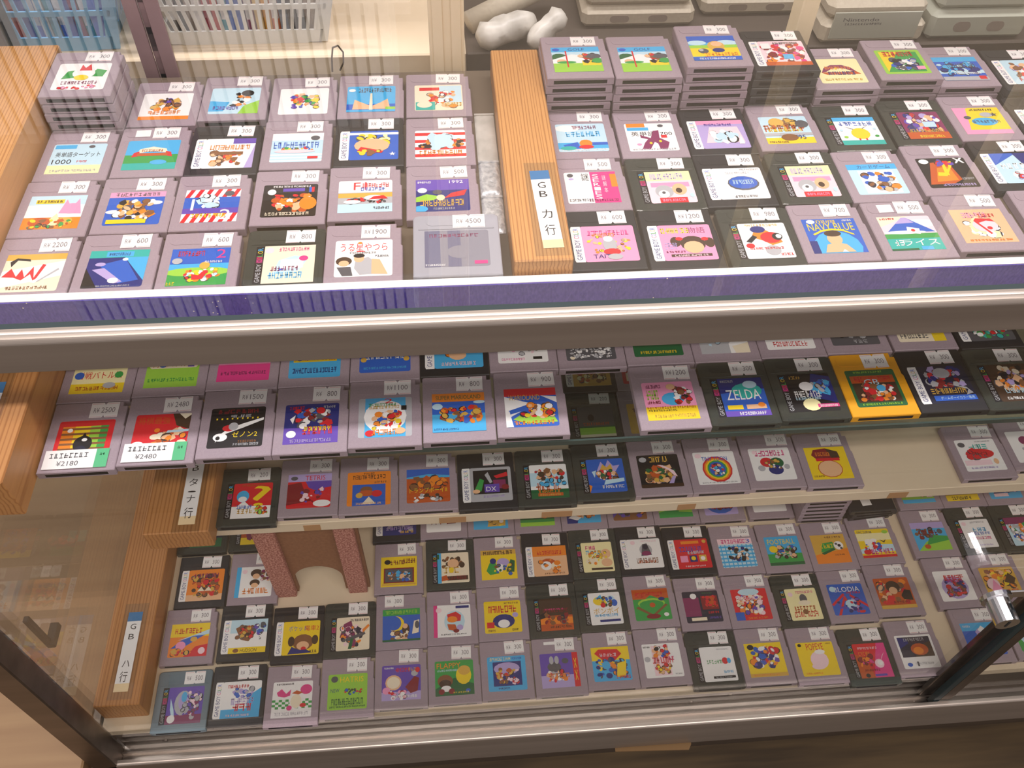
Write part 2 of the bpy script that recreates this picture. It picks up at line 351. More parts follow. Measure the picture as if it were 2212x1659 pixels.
for yy in (7, 13):
    for c4 in cells: bb.add([(x, yy, z) for x, z in c4], [(0, 1, 2, 3)])
    for k in range(12):
        q = [ap[k], ap[k+1], (-53+108*(k+1)/12, H), (-53+108*k/12, H)]
        bb.add([(x, yy, z) for x, z in q], [(0, 1, 2, 3)])
    bb.add([(-53, yy, 32), (-27, yy, 32), (-53, yy, H)], [(0, 1, 2)]); bb.add([(55, yy, 32), (27, yy, 32), (55, yy, H)], [(0, 2, 1)])
bb.obj('arched_panel', M['brownboard'], st)
B().box(-52, -29, 0, 6.8, 0, H, .8).obj('leg', M['pink'], st); B().box(31, 52, 0, 6.8, 0, H, .8).obj('leg', M['pink'], st)

# sliding doors
dl = thing('sliding_door', 'clear sliding glass door covering the left and middle of the case', 'door', (0, 0, -800))
B().box(XL+16, 516.8, 318, 322, -558.5+FLOOR, 98+FLOOR).obj('door_pane', M['glass'], dl)
B().box(517, 533, 317, 323, -556+FLOOR, 98+FLOOR, .6).obj('door_stile', M['darksteel'], dl)
dr = thing('sliding_door', 'right sliding glass door with dark edge strip beside the lock', 'door', (0, 0, -800))
B().box(534, XR, 308.5, 312.5, -558.5+FLOOR, 98+FLOOR).obj('door_pane', M['glass'], dr)
B().box(526, 533.8, 307, 314, -558.5+FLOOR, 98+FLOOR, .6).obj('edge_strip', M['gasket'], dr)
B().box(534, 546, 307.2, 308.3, -545+FLOOR, 98+FLOOR).obj('door_stile', M['darksteel'], dr)
lkx = thing('showcase_lock', 'chrome cylinder lock with ratchet bar on the sliding doors', 'lock', (467, 304, -264))
B().tube((0, 0, 0), (0, -24, 0), 10.5, 10.2, 24).obj('cylinder', M['chrome'], lkx, smooth=False)
B().tube((0, 2, 0), (0, -2, 0), 13.5, 13.5, 24).obj('collar', M['chrome'], lkx)
B().box(-3, 190, 2.2, 4, -6, 6, .4).obj('ratchet_bar', M['chrome'], lkx)
B().tube((40, 2.2, 0), (40, .6, 0), 3, 2.4, 10).obj('rivet', M['darksteel'], lkx)
B().box(-1, 1, -24.4, -24.05, -5, 5).obj('keyhole', M['black'], lkx)
ck = thing('door_clip', 'black plastic clip on the left side glass', 'clip', (XL+3.2, 352, -290))
B().box(0, 5, -2, 4, -50, 0, .8).obj('clip_arm', M['black'], ck); B().box(0, 8, -2, 20, -58, -50.2, .8).obj('clip_foot', M['black'], ck)
cb = B(); cb.prism([(0, 0), (86, -4), (90, 2), (88, 40), (0, 40)], -2, 0)
tag(cb.obj('cardboard_sheet', M['card'], None, (168, 297, -615)), 'brown cardboard sheet corner sticking out under the case', 'cardboard')
# tan panel beyond the left side glass
tp = thing('low_wooden_cabinet', 'tan wood-grained low cabinet beyond the left side glass', 'cabinet', (-720, 560, -800))
B().box(-300, 300, -420, 420, 0, 230, 2).obj('cabinet_body', M['tan'], tp)
B().box(-306, 306, -426, 426, 230.2, 248, 2).obj('cabinet_top', M['tan'], tp)

# ---------------------------------------------------------------- wooden divider blocks with hand-lettered strips
def strip_mesh(txt, w, h, tail=0.10):
    s = Sheet(0.0); s.win = (-w/2, -h/2, w, h); s.poly([(0, 0), (100, 0), (100, 100), (0, 100)], LIN['w']); s.z += .03
    s.rect(0, 88, 100, 12, lin('3a7ab0')); s.rect(0, 0, 100, 100*tail, lin('f6dcae')); s.z += .03
    for ch, y, hh in txt: s.text(50, y, 52 if ord(ch) > 255 else 40, hh, LIN['k'], ch)
    return s.build('name_strip')
def block(x0, x1, y0, y1, z, h, label, strip=None, m_='wood', tape=True):
    e = thing('wooden_divider', label, 'wood block', ((x0+x1)/2, y0, z))
    w = x1-x0; B().box(-w/2, w/2, 0, y1-y0, 0, h, 1.0).obj('block', M[m_], e)
    if strip:
        txt, sx, syc, sw, sh, rz = strip
        o = bpy.data.objects.new('name_strip', strip_mesh(txt, sw, sh)); link(o, e); o.location = (sx/1000, syc/1000, (h+.25)/1000); o.rotation_euler[2] = rz
        o['label'] = 'white paper strip with blue end and black brushed characters'
        if tape: B().box(sx-sw*.5-5, sx+sw*.5+5, syc-sh*.5-8, syc+sh*.5+10, h+.05, h+.15).obj('clear_tape', M['glass'], e)
    return e
KA = [('G', 80, 8), ('B', 68, 8), ('カ', 42, 11), ('行', 22, 13)]
HA = [('G', 81, 7), ('B', 68, 7), ('ハ', 34, 8), ('行', 18, 13)]
TA = [('G', 81, 7), ('B', 70, 7), ('タ', 52, 9), ('・', 40, 2), ('ナ', 31, 9), ('行', 14, 13)]
SA = [('G', 80, 7), ('B', 68, 7), ('サ', 44, 9), ('行', 22, 13)]
block(46.5, 89, 455, 729, ZA, 26, 'orange pine divider block between the two halves of the top tray', (KA, 7, 56, 15, 88, 0.03))
block(-382, -327, 455, 735, ZA, 36, 'orange pine divider block at the left end of the top tray', None)
block(-366, -315, 354, 620, ZB, 43, 'brown pine divider block at the left end of the glass shelf', (SA, -3, 47, 15, 88, 0.0), 'wood2')
block(-288, -229, 417, 690, ZC, 28, 'brown pine divider block at the left end of the cream shelf', (TA, 9, 52, 15, 88, 0.0), 'wood2')
block(-384, -337.5, 338, 640, ZD, 36, 'brown pine divider block on the case floor by the left glass', (HA, 2, 58, 15, 88, 0.0), 'wood2')

# ---------------------------------------------------------------- game cartridges
T = 7.5
def shell_mesh(kind):
    if kind in 'gy': pts = [(-28.5, -32.5), (-24, -32.5), (24, -32.5), (28.5, -32.5), (28.5, 8), (27.4, 9.5), (27.4, 28), (23.8, 28), (23.8, 32.5), (-27.5, 32.5), (-28.5, 31.5)]
    elif kind == 'k': pts = [(-28.5, -32.5), (-24, -32.5), (24, -32.5), (28.5, -32.5), (28.5, 8), (27.6, 9.5), (27.6, 31.5), (26.6, 32.5), (-27.5, 32.5), (-28.5, 31.5)]
    else: pts = [(-28.5, -32.0), (-24, -32.5), (24, -32.5), (28.5, -32.0), (28.5, 29.5), (27.6, 31.6), (25.5, 32.5), (-25.5, 32.5), (-27.6, 31.6), (-28.5, 29.5)]
    n = len(pts); b = B()
    ins = lambda d: [(x-math.copysign(d, x), y-math.copysign(d, y)) for x, y in pts]
    rings = [[(x, y, 0) for x, y in ins(.5)], [(x, y, .5) for x, y in pts], [(x, y, T-.6) for x, y in pts], [(x, y, T) for x, y in ins(.6)]]
    vs = sum(rings, []); fs = [tuple(range(n-1, -1, -1)), tuple(range(3*n, 4*n))]
    for r in range(3):
        for k in range(n):
            if r == 1 and k == 1: continue             # the connector opening
            fs.append((r*n+k, r*n+(k+1) % n, (r+1)*n+(k+1) % n, (r+1)*n+k))
    b.add(vs, fs)
    a = (-24, -32.5, .5); c = (24, -32.5, .5); d = (24, -32.5, T-.6); e = (-24, -32.5, T-.6)
    i0 = (-22.8, -32.5, 1.7); i1 = (22.8, -32.5, 1.7); i2 = (22.8, -32.5, 5.1); i3 = (-22.8, -32.5, 5.1)
    b.add([a, c, d, e, i0, i1, i2, i3], [(0, 1, 5, 4), (1, 2, 6, 5), (2, 3, 7, 6), (3, 0, 4, 7)])
    return mesh('cartridge_shell', b.v, b.f, M[kind])
SHELL = {k: shell_mesh(k) for k in 'gkcbys'}
_b = B(); _b.add([(-22.8, -32.5, 1.7), (22.8, -32.5, 1.7), (22.8, -32.5, 5.1), (-22.8, -32.5, 5.1), (-22.8, -29.5, 1.7), (22.8, -29.5, 1.7), (22.8, -29.5, 5.1), (-22.8, -29.5, 5.1)],
               [(4, 5, 6, 7), (0, 1, 5, 4), (1, 2, 6, 5), (2, 3, 7, 6), (3, 0, 4, 7)])
SLOT = mesh('connector_slot', _b.v, _b.f, M['slot'])
def grip_mesh(kind):
    b = B()
    if kind in 'cbs':
        b.box(-25, 25, 16.2, 17.4, T, T+.5, .2); b.prism(rrect(-20, 20, 20.5, 29.5, 4), T-.01, T+.25)
    else: b.prism(rrect(-24.5, 20, 19.5, 30, 4), T-.01, T+.25)
    return mesh('grip_panel', b.v, b.f, M[kind])
GRIP = {k: grip_mesh(k) for k in 'gkcbys'}
PRICE = {}
def price_mesh(p):
    if p not in PRICE:
        s = Sheet(0.0); w, h = 21.5, 14.5; s.win = (-w/2, -h/2, w, h)
        s.poly([(0, 0), (44, 0), (50, 15), (50, 85), (44, 100), (0, 100)], LIN['w']); s.poly([(56, 0), (100, 0), (100, 100), (56, 100), (50, 85), (50, 15)], LIN['w']); s.z += .03
        for y in (4, 91): s.rect(2, y, 40, 3.5, lin('e8b4b8')); s.rect(58, y, 40, 3.5, lin('e8b4b8'))
        if p:
            s.text(22, 50, 20, 32, lin('8a8288'), 'R¥'); n = len(p); s.text(90-n*6.6, 50, n*12.2, 36, lin('7a7278'), p)
        PRICE[p] = s.build('price_sticker')
    return PRICE[p]
def blank_mesh(w, h, cols):
    s = Sheet(0.0); s.win = (-w/2, -h/2, w, h); s.poly([(0, 0), (100, 0), (100, 100), (0, 100)], LIN['w']); s.z += .03
    if cols:
        s.rect(80, 0, 20, 100, lin('5cc088')); s.scrawl(38, 70, 62, 26, 7, LIN['S']); s.text(38, 28, 34, 26, LIN['S'], cols); s.scrawl(90, 70, 8, 14, 2, LIN['G'])
    return s.build('slip')
KN = dict(g='grey', k='black', c='smoky clear', y='yellow', s='frosted clear', b='bluish clear')
PL = dict(A='top tray', B='glass shelf', C='cream shelf', D='case floor')
ORD = ['top', 'second', 'third', 'fourth', 'fifth', 'sixth']
CARTS = [
('A','AL1',-294.0,682.0,'g','300',5,'white label, green ribbons and red crown','w;p g 12 40 20 70 45 75 38 45;p g 60 50 75 78 95 72 90 48;e 52 62 22 20 w;p r 42 72 44 95 52 82 60 97 66 72;z 50 26 70 12 9 M;x rp 4 2 90 14 10 8;e 50 45 14 10 y'),
('A','AL1',-235.7,686.1,'g','300',1,'white label, golden crowd and orange bottom stripe','w;r 0 0 100 13 o;x uotn 22 34 58 44 22 14;z 50 26 66 14 7 o;x vN 40 60 34 24 6 10'),
('A','AL1',-178.2,692.1,'g','300',1,'pale label, dark hair and green grass corner','C;p c 0 10 30 10 40 45 0 50;p l 60 0 100 0 100 50 70 30;x kwo 40 25 45 55 12 14;e 74 78 13 12 k;z 34 22 52 13 7 v'),
('A','AL1',-118.8,688.8,'g','300',1,'white label, small multicoloured crowd','w;x rbyovgt 18 18 66 62 34 13'),
('A','AL1',-60.6,689.8,'g','300',1,'blue sky label, tan towers and grey title','c;r 0 0 100 30 b;p t 12 10 16 48 34 34 48 24 48 10;p t 54 10 54 24 68 34 84 50 90 10;p e 46 5 48 72 52 72 54 5;z 58 84 70 16 11 S;r 80 2 20 16 l;e 10 84 7 6 w;r 0 0 100 8 c'),
('A','AL1',-1.7,689.5,'g','300',1,'cream label, comic panels in red and white','e;r 10 78 44 12 r;r 52 30 46 66 C;x rwto 22 8 70 70 22 14;z 80 22 34 14 5 u;r 2 2 40 30 a;e 20 22 16 12 e'),
('A','AL2',-295.0,616.4,'g','300',1,'pale green label, black study text','C;r 0 0 100 28 Y;r 3 84 40 13 c;t 50 64 84 17 k 英単語ターゲット;t 24 40 36 15 k 1000;z 62 40 20 7 4 r;z 50 10 86 7 12 s;e 72 90 6 5 S'),
('A','AL2',-236.3,618.7,'g','300e',1,'sky and green label, red ribbon banner','c;r 0 0 100 50 g;r 0 0 100 22 a;p e 22 56 26 70 50 78 76 70 80 56 50 62;p r 12 42 26 46 26 62 16 58;p r 90 42 76 46 76 62 86 58;r 22 46 58 10 O;e 66 24 16 8 c;z 50 64 40 8 8 O'),
('A','AL2',-178.1,618.3,'k','300',1,'white label, orange title and violet corner','w;r 55 82 45 18 v;p V 84 0 100 0 100 80;z 50 70 80 16 7 o;x ntro 12 8 66 46 18 16;r 22 44 56 10 n'),
('A','AL2',-119.8,623.1,'g','300',1,'pale blue checked label, coloured letter row','C;r 0 75 100 25 w;h 0 0 100 30 3 w;z 48 58 88 22 9 b;x rogby 8 40 80 12 14 8;e 46 36 40 6 P;r 72 10 20 8 r;e 84 82 9 8 S'),
('A','AL2',-60.7,623.8,'k','300',1,'royal blue label, yellow spiky round shape','b;r 0 86 100 8 w;x yY 14 52 70 34 16 18;e 46 48 36 24 t;p r 16 28 24 44 70 28 66 22;x yn 8 10 60 24 8 12;s 88 18 7 w'),
('A','AL2',-1.9,622.1,'g','300',1,'red and white striped label, pale blue burst','w;h 0 0 100 100 4 r;x C 30 36 44 50 20 22;e 52 62 20 24 C;x ok 8 34 20 34 6 11;x ok 76 34 20 34 6 11;z 50 20 84 16 8 o'),
('A','AL3',-296.8,550.8,'g','300',1,'yellow title bar above orange fields and pink castle','w;r 0 72 100 28 C;r 0 0 100 34 o;p Y 36 10 56 46 70 10;p p 58 46 66 88 78 62 88 90 98 44;e 78 60 16 16 p;r 12 76 50 12 y;z 36 82 46 8 7 N;e 30 20 20 14 O;e 74 22 14 12 u;x ygOn 6 2 88 26 14 11'),
('A','AL3',-237.5,552.4,'g','300',1,'pink title strip, blue sky, golden crowd','b;r 0 84 100 16 p;z 50 92 80 10 8 S;e 14 40 14 6 w;e 84 66 14 6 w;x utwonk 16 14 70 62 30 16;r 6 4 70 12 y'),
('A','AL3',-180.0,552.7,'g','300',1,'red diagonal stripes, blue city and white figure two','b;D 0 76 100 24 6 r;D 0 0 100 26 6 r;r 0 26 100 16 v;x Cw 28 40 34 46 12 16;t 78 22 20 30 w 2;z 48 20 62 12 7 y;e 80 86 9 8 S;r 14 36 5 34 w'),
('A','AL3',-120.6,555.8,'g','300',1,'black label, orange basketball action','k;z 52 94 70 6 12 w;r 36 78 40 10 v;x oOrtw 16 14 76 60 28 15;e 84 40 16 20 o;e 16 76 8 9 w;z 48 9 80 9 11 e;r 84 74 5 16 b;r 89 74 5 16 r'),
('A','AL3',-62.3,558.2,'g','300',1,'white label, red and white racing cars','w;r 0 16 100 46 s;r 0 46 100 14 u;r 0 0 100 26 C;t 40 82 24 24 r F1;z 68 84 52 14 7 r;z 64 72 46 10 6 b;x kSr 10 28 84 18 16 9;e 66 44 18 8 w;p r 56 38 92 40 84 50 66 48;e 26 32 16 6 w;z 80 12 30 7 6 S'),
('A','AL3',-1.8,556.5,'g','500',1,'dark blue label, yellow lettering and racing cars','B;r 0 66 100 34 v;t 76 92 26 9 w 1992;z 16 92 26 7 6 w;e 12 66 9 8 w;e 40 60 9 7 S;p r 52 40 66 56 96 66 90 48;p l 0 44 20 54 50 44 30 34 0 30;z 48 26 82 20 8 u;e 46 42 8 9 Y;e 8 8 14 10 c;z 52 8 40 6 8 s'),
('A','AL4',-296.7,485.2,'g','2200',1,'tan and white label, red brushed letters and sword','e;p w 0 10 100 40 100 80 0 55;r 0 84 100 16 u;p k 8 80 18 90 40 86 42 80 20 84 12 66;p r 2 40 14 62 26 40 32 60 40 38 50 66 56 36 64 72 70 70 58 24 48 46 36 30 22 38;p w 52 24 90 66 94 58 60 22;p s 62 26 92 60 94 56 64 24;z 50 10 70 8 10 n'),
('A','AL4',-238.3,486.3,'g','600',1,'deep blue space label, teal title band','B;r 0 80 100 20 a;p c 60 80 100 80 100 16;p b 20 60 62 76 92 18 60 10;r 28 82 46 14 c;z 50 89 36 8 8 B;p V 10 48 30 52 66 14 52 10;e 22 62 9 5 V;e 62 74 5 4 w;e 50 18 9 7 w;z 46 4 70 4 14 s;p k 0 0 26 0 6 40 0 52'),
('A','AL4',-179.9,485.2,'g','600',1,'blue sky and meadow label, red number two','c;r 0 58 100 42 b;r 0 0 100 34 g;e 50 36 60 12 l;t 85 84 16 24 m 2;z 34 86 46 14 7 r;x woyCr 20 10 70 34 18 10;p r 42 14 40 30 52 26 58 36 66 34 60 16;e 60 52 9 10 u;z 74 62 30 6 9 w;z 8 6 14 8 3 y;e 12 66 9 8 s'),
('A','AL4',-119.1,485.2,'c','800',1,'peach label, blue and white fan emblem','t;r 0 0 100 100 e;z 58 90 60 10 9 m;e 10 88 9 8 P;p C 20 24 30 60 60 72 88 66 70 30;p b 30 30 36 52 60 62 82 60;D 34 38 44 24 5 w;e 78 64 9 7 m;z 42 38 54 12 7 M;z 44 20 66 16 7 c'),
('A','AL4',-61.6,488.1,'g','1900',1,'white label, bold red hiragana title','w;t 50 80 82 22 r うる星やつら;r 38 67 14 2.5 r;e 43 92 4 3 o;z 48 64 46 5 9 N;e 16 42 14 12 N;e 16 36 9 8 t;p S 4 26 28 26 32 2 14 2;p s 34 22 36 44 58 52 68 40 66 6 44 4;e 42 48 9 10 t;e 42 56 10 6 k;p t 64 6 64 46 78 44 92 4;z 82 54 24 5 6 S'),
('A','AL4',7.0,485.2,'s','4500',1,'dark label seen through frosted clear shell','f;r 0 0 24 100 F;r 36 0 20 100 F;z 46 86 78 9 9 M;e 56 40 22 18 f;r 76 6 20 9 m;z 16 6 30 5 8 w'),
('A','AR1',118.5,691.5,'g','300',5,'golf scene with red pole and price sticker','C;r 0 80 100 20 c;t 52 90 34 10 B GOLF;e 10 90 8 6 b;e 14 54 20 20 G;p w 0 34 100 34 100 60 40 70 0 50;e 18 42 10 9 t;r 0 0 100 34 l;e 28 38 20 5 g;r 28 18 3 66 r;r 60 24 38 20 y;x rtnokG 54 34 40 38 16 11;e 86 60 16 10 S;e 92 42 12 10 g'),
('A','AR1',176.8,689.6,'g','-',5,'golf scene with red pole, no price sticker','C;r 0 80 100 20 c;t 52 90 34 10 B GOLF;e 10 90 8 6 b;e 14 54 20 20 G;p w 0 34 100 34 100 60 40 70 0 50;e 18 42 10 9 t;r 0 0 100 34 l;e 28 38 20 5 g;r 28 18 3 66 r;r 60 24 38 20 y;x rtnokG 54 34 40 38 16 11;e 86 60 16 10 S;e 92 42 12 10 g'),
('A','AR1',236.9,691.1,'g','300',6,'yellow field label, straw-coloured dome and orange title','c;r 0 72 100 28 b;e 18 72 20 10 C;e 80 70 22 12 C;r 0 16 100 46 y;p l 0 50 100 50 100 62 0 62;e 56 58 18 20 u;e 58 66 12 10 t;e 58 40 13 9 B;e 26 38 11 10 S;e 22 42 5 5 s;z 60 22 70 16 8 o;r 0 0 100 14 b;z 50 7 76 7 12 w'),
('A','AR1',298.7,694.4,'k','300',5,'busy red and white label with side strip','P;x rRwmo 0 10 100 80 40 16;r 44 26 22 18 c;r 4 68 20 22 w;z 60 90 56 9 10 S;r 0 0 100 14 O'),
('A','AR1',356.2,690.8,'g','300',3,'cream label, plum arch lettering','Y;p M 10 44 18 62 36 74 60 74 78 62 88 42 78 48 60 60 36 60 20 46;z 48 62 56 12 7 o;p O 8 44 20 34 94 36 86 46;z 52 40 60 14 5 B;z 50 14 80 8 10 u;s 44 60 5 y'),
('A','AR1',418.7,703.0,'g','300',3,'lime framed label, blue machine and red title','l;r 8 8 84 84 g;p y 8 8 50 92 8 92;x SkwbBs 18 14 66 50 30 15;z 48 82 66 20 6 r;r 74 16 18 14 p'),
('A','AR1',476.2,702.7,'g','300',2,'ocean blue label, red badge in corner','b;r 0 80 100 20 c;r 0 30 100 14 C;x cCB 0 20 100 60 22 16;z 56 62 64 18 7 S;z 60 30 60 8 12 w;r 0 0 100 16 s;r 80 4 16 14 r'),
('A','AR1',535.0,695.5,'k','300',2,'pale mixed label on black, last stack at right edge','C;x wtVnr 10 10 80 80 26 18;z 50 18 70 14 7 r'),
('A','AR2',117.2,625.9,'g','300',1,'pale sky label, blue waves and orange face disc','C;e 24 84 26 12 w;r 0 10 100 22 c;p b 10 24 40 34 44 10 16 10;r 60 22 40 10 b;e 56 28 13 14 o;e 56 16 15 7 r;z 58 86 50 12 7 M;z 54 62 70 18 6 c;z 50 5 90 6 14 w;e 20 12 16 7 a'),
('A','AR2',176.5,624.0,'g','300',1,'white label, large crimson star figure','w;r 4 86 38 14 o;r 4 74 44 11 c;t 52 62 84 16 k 英単語1700;p M 28 58 48 46 56 72 68 74 66 46 84 30 76 4 62 6 60 26 54 32 42 6 26 8 34 30 42 42 28 48;r 70 46 12 10 r;e 46 28 3 4 y;e 66 34 3 4 y;e 22 24 5 4 p;z 50 6 88 5 14 s;e 74 90 6 5 S'),
('A','AR2',234.7,625.5,'k','300',1,'lilac label, white cloud shape','V;r 0 86 100 14 p;p P 10 20 26 76 86 76 92 20;x wC 22 22 58 48 20 20;z 46 84 60 8 9 v;p w 78 14 90 14 86 44'),
('A','AR2',295.2,628.8,'g','300',1,'orange title over armoured yellow shapes',"C;r 0 0 100 22 y;x un 18 52 60 40 14 18;e 34 78 16 16 u;z 46 56 86 24 5 O;z 46 48 70 10 6 y;e 86 70 14 14 S;r 0 28 100 10 s;e 50 22 18 12 n;t 74 22 18 16 B '95;z 24 6 40 6 8 n"),
('A','AR2',353.9,625.2,'c','300',1,'white label, yellow ball and teal base','w;r 0 86 100 14 c;z 50 76 80 14 6 b;p k 20 66 50 52 78 70 60 56 50 46 36 56;e 52 40 22 20 y;e 52 44 18 15 y;r 0 0 100 16 a;r 42 16 4 7 r;r 58 16 4 7 r;e 10 52 4 4 C;e 90 56 4 4 C;e 88 30 5 4 g;e 14 28 5 4 l'),
('A','AR2',413.8,630.6,'c','300',1,'dark violet art, orange base','M;x vBVwtr 4 26 92 70 34 17;r 0 0 100 24 O;z 50 30 84 12 8 u;z 56 9 60 9 8 y;r 50 42 30 20 C'),
('A','AR2',472.4,634.4,'g','300',1,'yellow label, pink band and blue oval','Y;r 0 0 100 100 y;p p 0 80 36 100 0 100;r 0 0 100 16 p;p p 0 100 30 100 14 16 0 16;e 54 46 28 15 c;z 58 46 60 10 7 S;e 66 72 14 9 s;s 82 72 9 S;z 60 91 50 7 8 N;e 22 62 8 6 S'),
('A','AR2',531.7,629.9,'k','300',1,'black shell cut by the right edge, white strip label','w;x VcS 10 10 80 80 14 18'),
('A','AR3',117.2,560.3,'g','500',1,'white label, magenta right half with vertical lettering','w;r 50 0 50 100 m;r 88 50 12 42 o;V 60 52 12 82 w SERIES;V 76 60 7 60 P 謎解本;t 40 84 14 24 k 謎;z 26 10 46 7 8 S;e 12 90 6 6 S;e 13 78 5 3 V;z 68 8 56 7 10 M'),
('A','AR3',176.8,558.4,'c','300',1,'pink label, two fluffy animals, nearer the wood block','P;r 0 70 100 30 Y;z 46 84 74 18 8 V;r 8 50 84 14 p;e 34 36 20 20 s;e 32 28 12 12 w;e 68 42 16 18 t;e 66 38 7 8 N;e 32 32 4 4 S;r 20 0 60 16 r;z 50 8 50 8 8 p;e 92 22 5 7 C'),
('A','AR3',234.3,559.9,'k','300',1,'white label, blue oval badge','w;z 50 84 50 7 9 s;e 56 50 32 23 S;e 56 52 29 20 b;z 56 54 42 14 6 C;z 52 8 46 7 7 S;z 76 94 40 5 9 s'),
('A','AR3',294.2,560.2,'c','300',1,'pink label, two fluffy animals, beside the card-game label','P;r 0 70 100 30 Y;z 46 84 74 18 8 V;r 8 50 84 14 p;e 34 36 20 20 s;e 32 28 12 12 w;e 68 42 16 18 t;e 66 38 7 8 N;e 32 32 4 4 S;r 20 0 60 16 r;z 50 8 50 8 8 p;e 92 22 5 7 C'),
('A','AR3',351.7,559.6,'g','300',1,'sky blue label, orange figures in a grid','C;r 0 82 100 18 c;t 54 91 66 12 B カードゲーム;r 18 4 70 74 w;x otnbs 22 6 64 68 26 15;e 62 48 12 9 b'),
('A','AR3',413.1,565.0,'g','300',1,'black label, orange slope and yellow cross','k;p O 4 12 26 84 62 90 72 26 50 12;p o 20 20 34 66 60 70 64 24;p y 28 40 46 38 66 72 70 88 62 86 58 66 44 50 32 52;p y 44 44 48 86 54 90 52 40;x rv 34 72 40 22 8 14;p w 76 80 80 80 86 88 92 80 96 80 90 92 96 98 90 98 86 92 80 98 76 98 82 90;z 60 9 66 8 9 V;e 14 88 10 8 w;z 84 28 24 7 6 s'),
('A','AR3',474.0,568.7,'k','300',1,'blue and white art on black near the right edge','C;p b 0 60 60 100 0 100;p B 60 60 100 70 100 100 50 100;z 50 56 80 18 5 w;e 54 26 30 18 w;x sVr 30 10 56 30 10 12'),
('A','AR4',118.0,494.7,'k','600',1,'pink label, scattered yellow flowers','p;z 50 80 80 14 8 m;z 40 74 44 10 6 o;x yto 4 20 92 56 20 8;e 50 46 13 20 s;e 52 26 16 9 r;e 48 62 9 8 w;t 38 14 44 11 B TAITO;e 56 12 14 8 s'),
('A','AR4',177.0,492.8,'k','1200',1,'pink label, brown pigtails and yellow title','p;t 72 84 34 17 M 物語;z 32 84 56 15 5 y;e 60 46 24 22 N;e 28 52 10 14 N;e 92 48 10 14 N;e 60 36 19 17 t;e 36 60 7 5 r;e 84 58 7 5 r;z 18 40 24 18 4 V;r 14 10 76 7 N;z 52 13 64 5 9 P;z 24 24 36 5 6 M'),
('A','AR4',237.7,492.0,'c','980',1,'white label, red and black bird shape','w;z 50 94 70 7 9 u;p o 22 60 34 84 56 80 78 60 84 44 60 36 44 50;e 40 82 16 10 B;e 62 58 22 16 r;e 76 60 11 10 k;e 79 61 6 6 w;p k 8 48 18 44 34 60 26 66;e 14 36 9 7 r;e 58 22 16 14 s;z 46 28 70 6 10 r;z 84 10 26 7 4 r'),
('A','AR4',295.2,494.0,'g','700',1,'blue label, yellow arched english title and globe','B;r 0 0 100 100 b;e 50 16 44 48 c;r 0 0 14 36 B;t 50 76 86 22 y NAVY_BLUE;z 44 92 36 9 7 y;p y 14 52 30 62 50 66 70 62 88 50 88 54 70 67 50 71 30 67 12 56;e 16 92 8 6 w;e 48 40 14 17 t;e 48 56 16 9 N;p t 22 2 30 24 48 30 66 24 78 2;z 84 94 18 5 4 w;p w 52 2 58 10 64 2'),
('A','AR4',355.5,494.0,'g','500e',1,'blue mountain, pink sky and white flag','P;p e 0 70 60 100 0 100;e 80 78 30 12 w;p b 6 52 46 96 54 96 98 52;p V 30 78 46 96 54 96 66 80;r 0 0 100 44 a;r 0 34 100 14 g;e 40 52 40 5 w;p w 44 50 48 68 70 62 68 46;e 57 57 4 4 r;t 60 22 68 18 w ライス;z 20 22 18 16 2 w;r 56 0 22 10 c;r 0 0 50 5 G;z 18 93 28 5 6 r'),
('A','AR4',415.8,499.4,'g','500',1,'orange bordered label, white and red swirl','u;r 0 0 100 100 t;x wY 14 18 74 50 18 24;z 44 82 50 16 5 p;z 66 80 34 10 4 r;e 54 50 24 20 P;p r 36 64 42 72 70 70 76 60 60 64 44 58 60 26 56 24;e 60 42 5 5 r;z 50 7 80 5 10 o'),
('A','AR4',480.7,503.1,'g','500',1,'pale cream label, cut by the right edge in front','e;x tws 10 10 80 80 12 18'),
('B','BL1',-286.0,482.7,'g','-',1,'yellow label, coloured battle lettering','Y;r 0 0 100 26 y;x brgo 10 80 80 16 9 11;t 50 48 84 20 r 対戦バトル編;e 12 48 9 10 b;e 86 48 8 9 g;z 50 13 80 10 10 O;e 72 20 12 8 s'),
('B','BL1',-228.5,485.5,'g','-',1,'bright green label, cream pill title','l;r 0 0 100 100 l;r 10 52 84 24 e;e 10 64 6 12 e;e 92 64 6 12 e;t 50 64 78 18 O 対戦バトル編;e 30 63 8 9 b;r 78 54 12 18 v;z 50 20 88 9 12 g'),
('B','BL1',-171.0,488.6,'g','-',1,'hot pink label, yellow pill title','m;r 0 0 100 100 p;r 0 0 100 46 m;r 8 52 84 26 y;t 50 64 80 18 R 対戦バトル編;e 30 64 8 9 d;z 50 22 88 9 12 M'),
('B','BL1',-113.5,488.8,'g','-',1,'light blue label, yellow pill title','c;r 8 44 84 26 y;t 50 56 78 18 r 対戦バトル編;e 20 56 7 9 B;z 50 20 86 14 12 B'),
('B','BL1',-56.0,491.4,'g','-',1,'mid blue label, white lettering along bottom','b;z 50 46 76 18 7 w;e 8 36 6 7 u;e 92 36 6 7 u;z 50 12 84 6 14 c'),
('B','BL1',1.5,492.9,'k','-',1,'sky blue art with white strip on black shell','c;x bto 20 30 60 60 16 16;e 48 36 18 14 t;z 50 12 72 10 8 P'),
('B','BL1',59.0,494.9,'g','-',1,'white label, faint pink sketch lines','w;x Pps 10 20 80 60 20 11;r 70 8 18 8 k;z 30 10 46 7 8 p'),
('B','BL1',116.5,494.4,'g','-',1,'grey label, white pebbled lettering','S;x ws 2 4 96 34 60 6;e 12 6 5 4 e'),
('B','BL1',174.0,495.4,'g','-',1,'dark green label edge, yellow small print','G;z 50 12 74 8 12 y;x gl 10 40 80 50 18 16'),
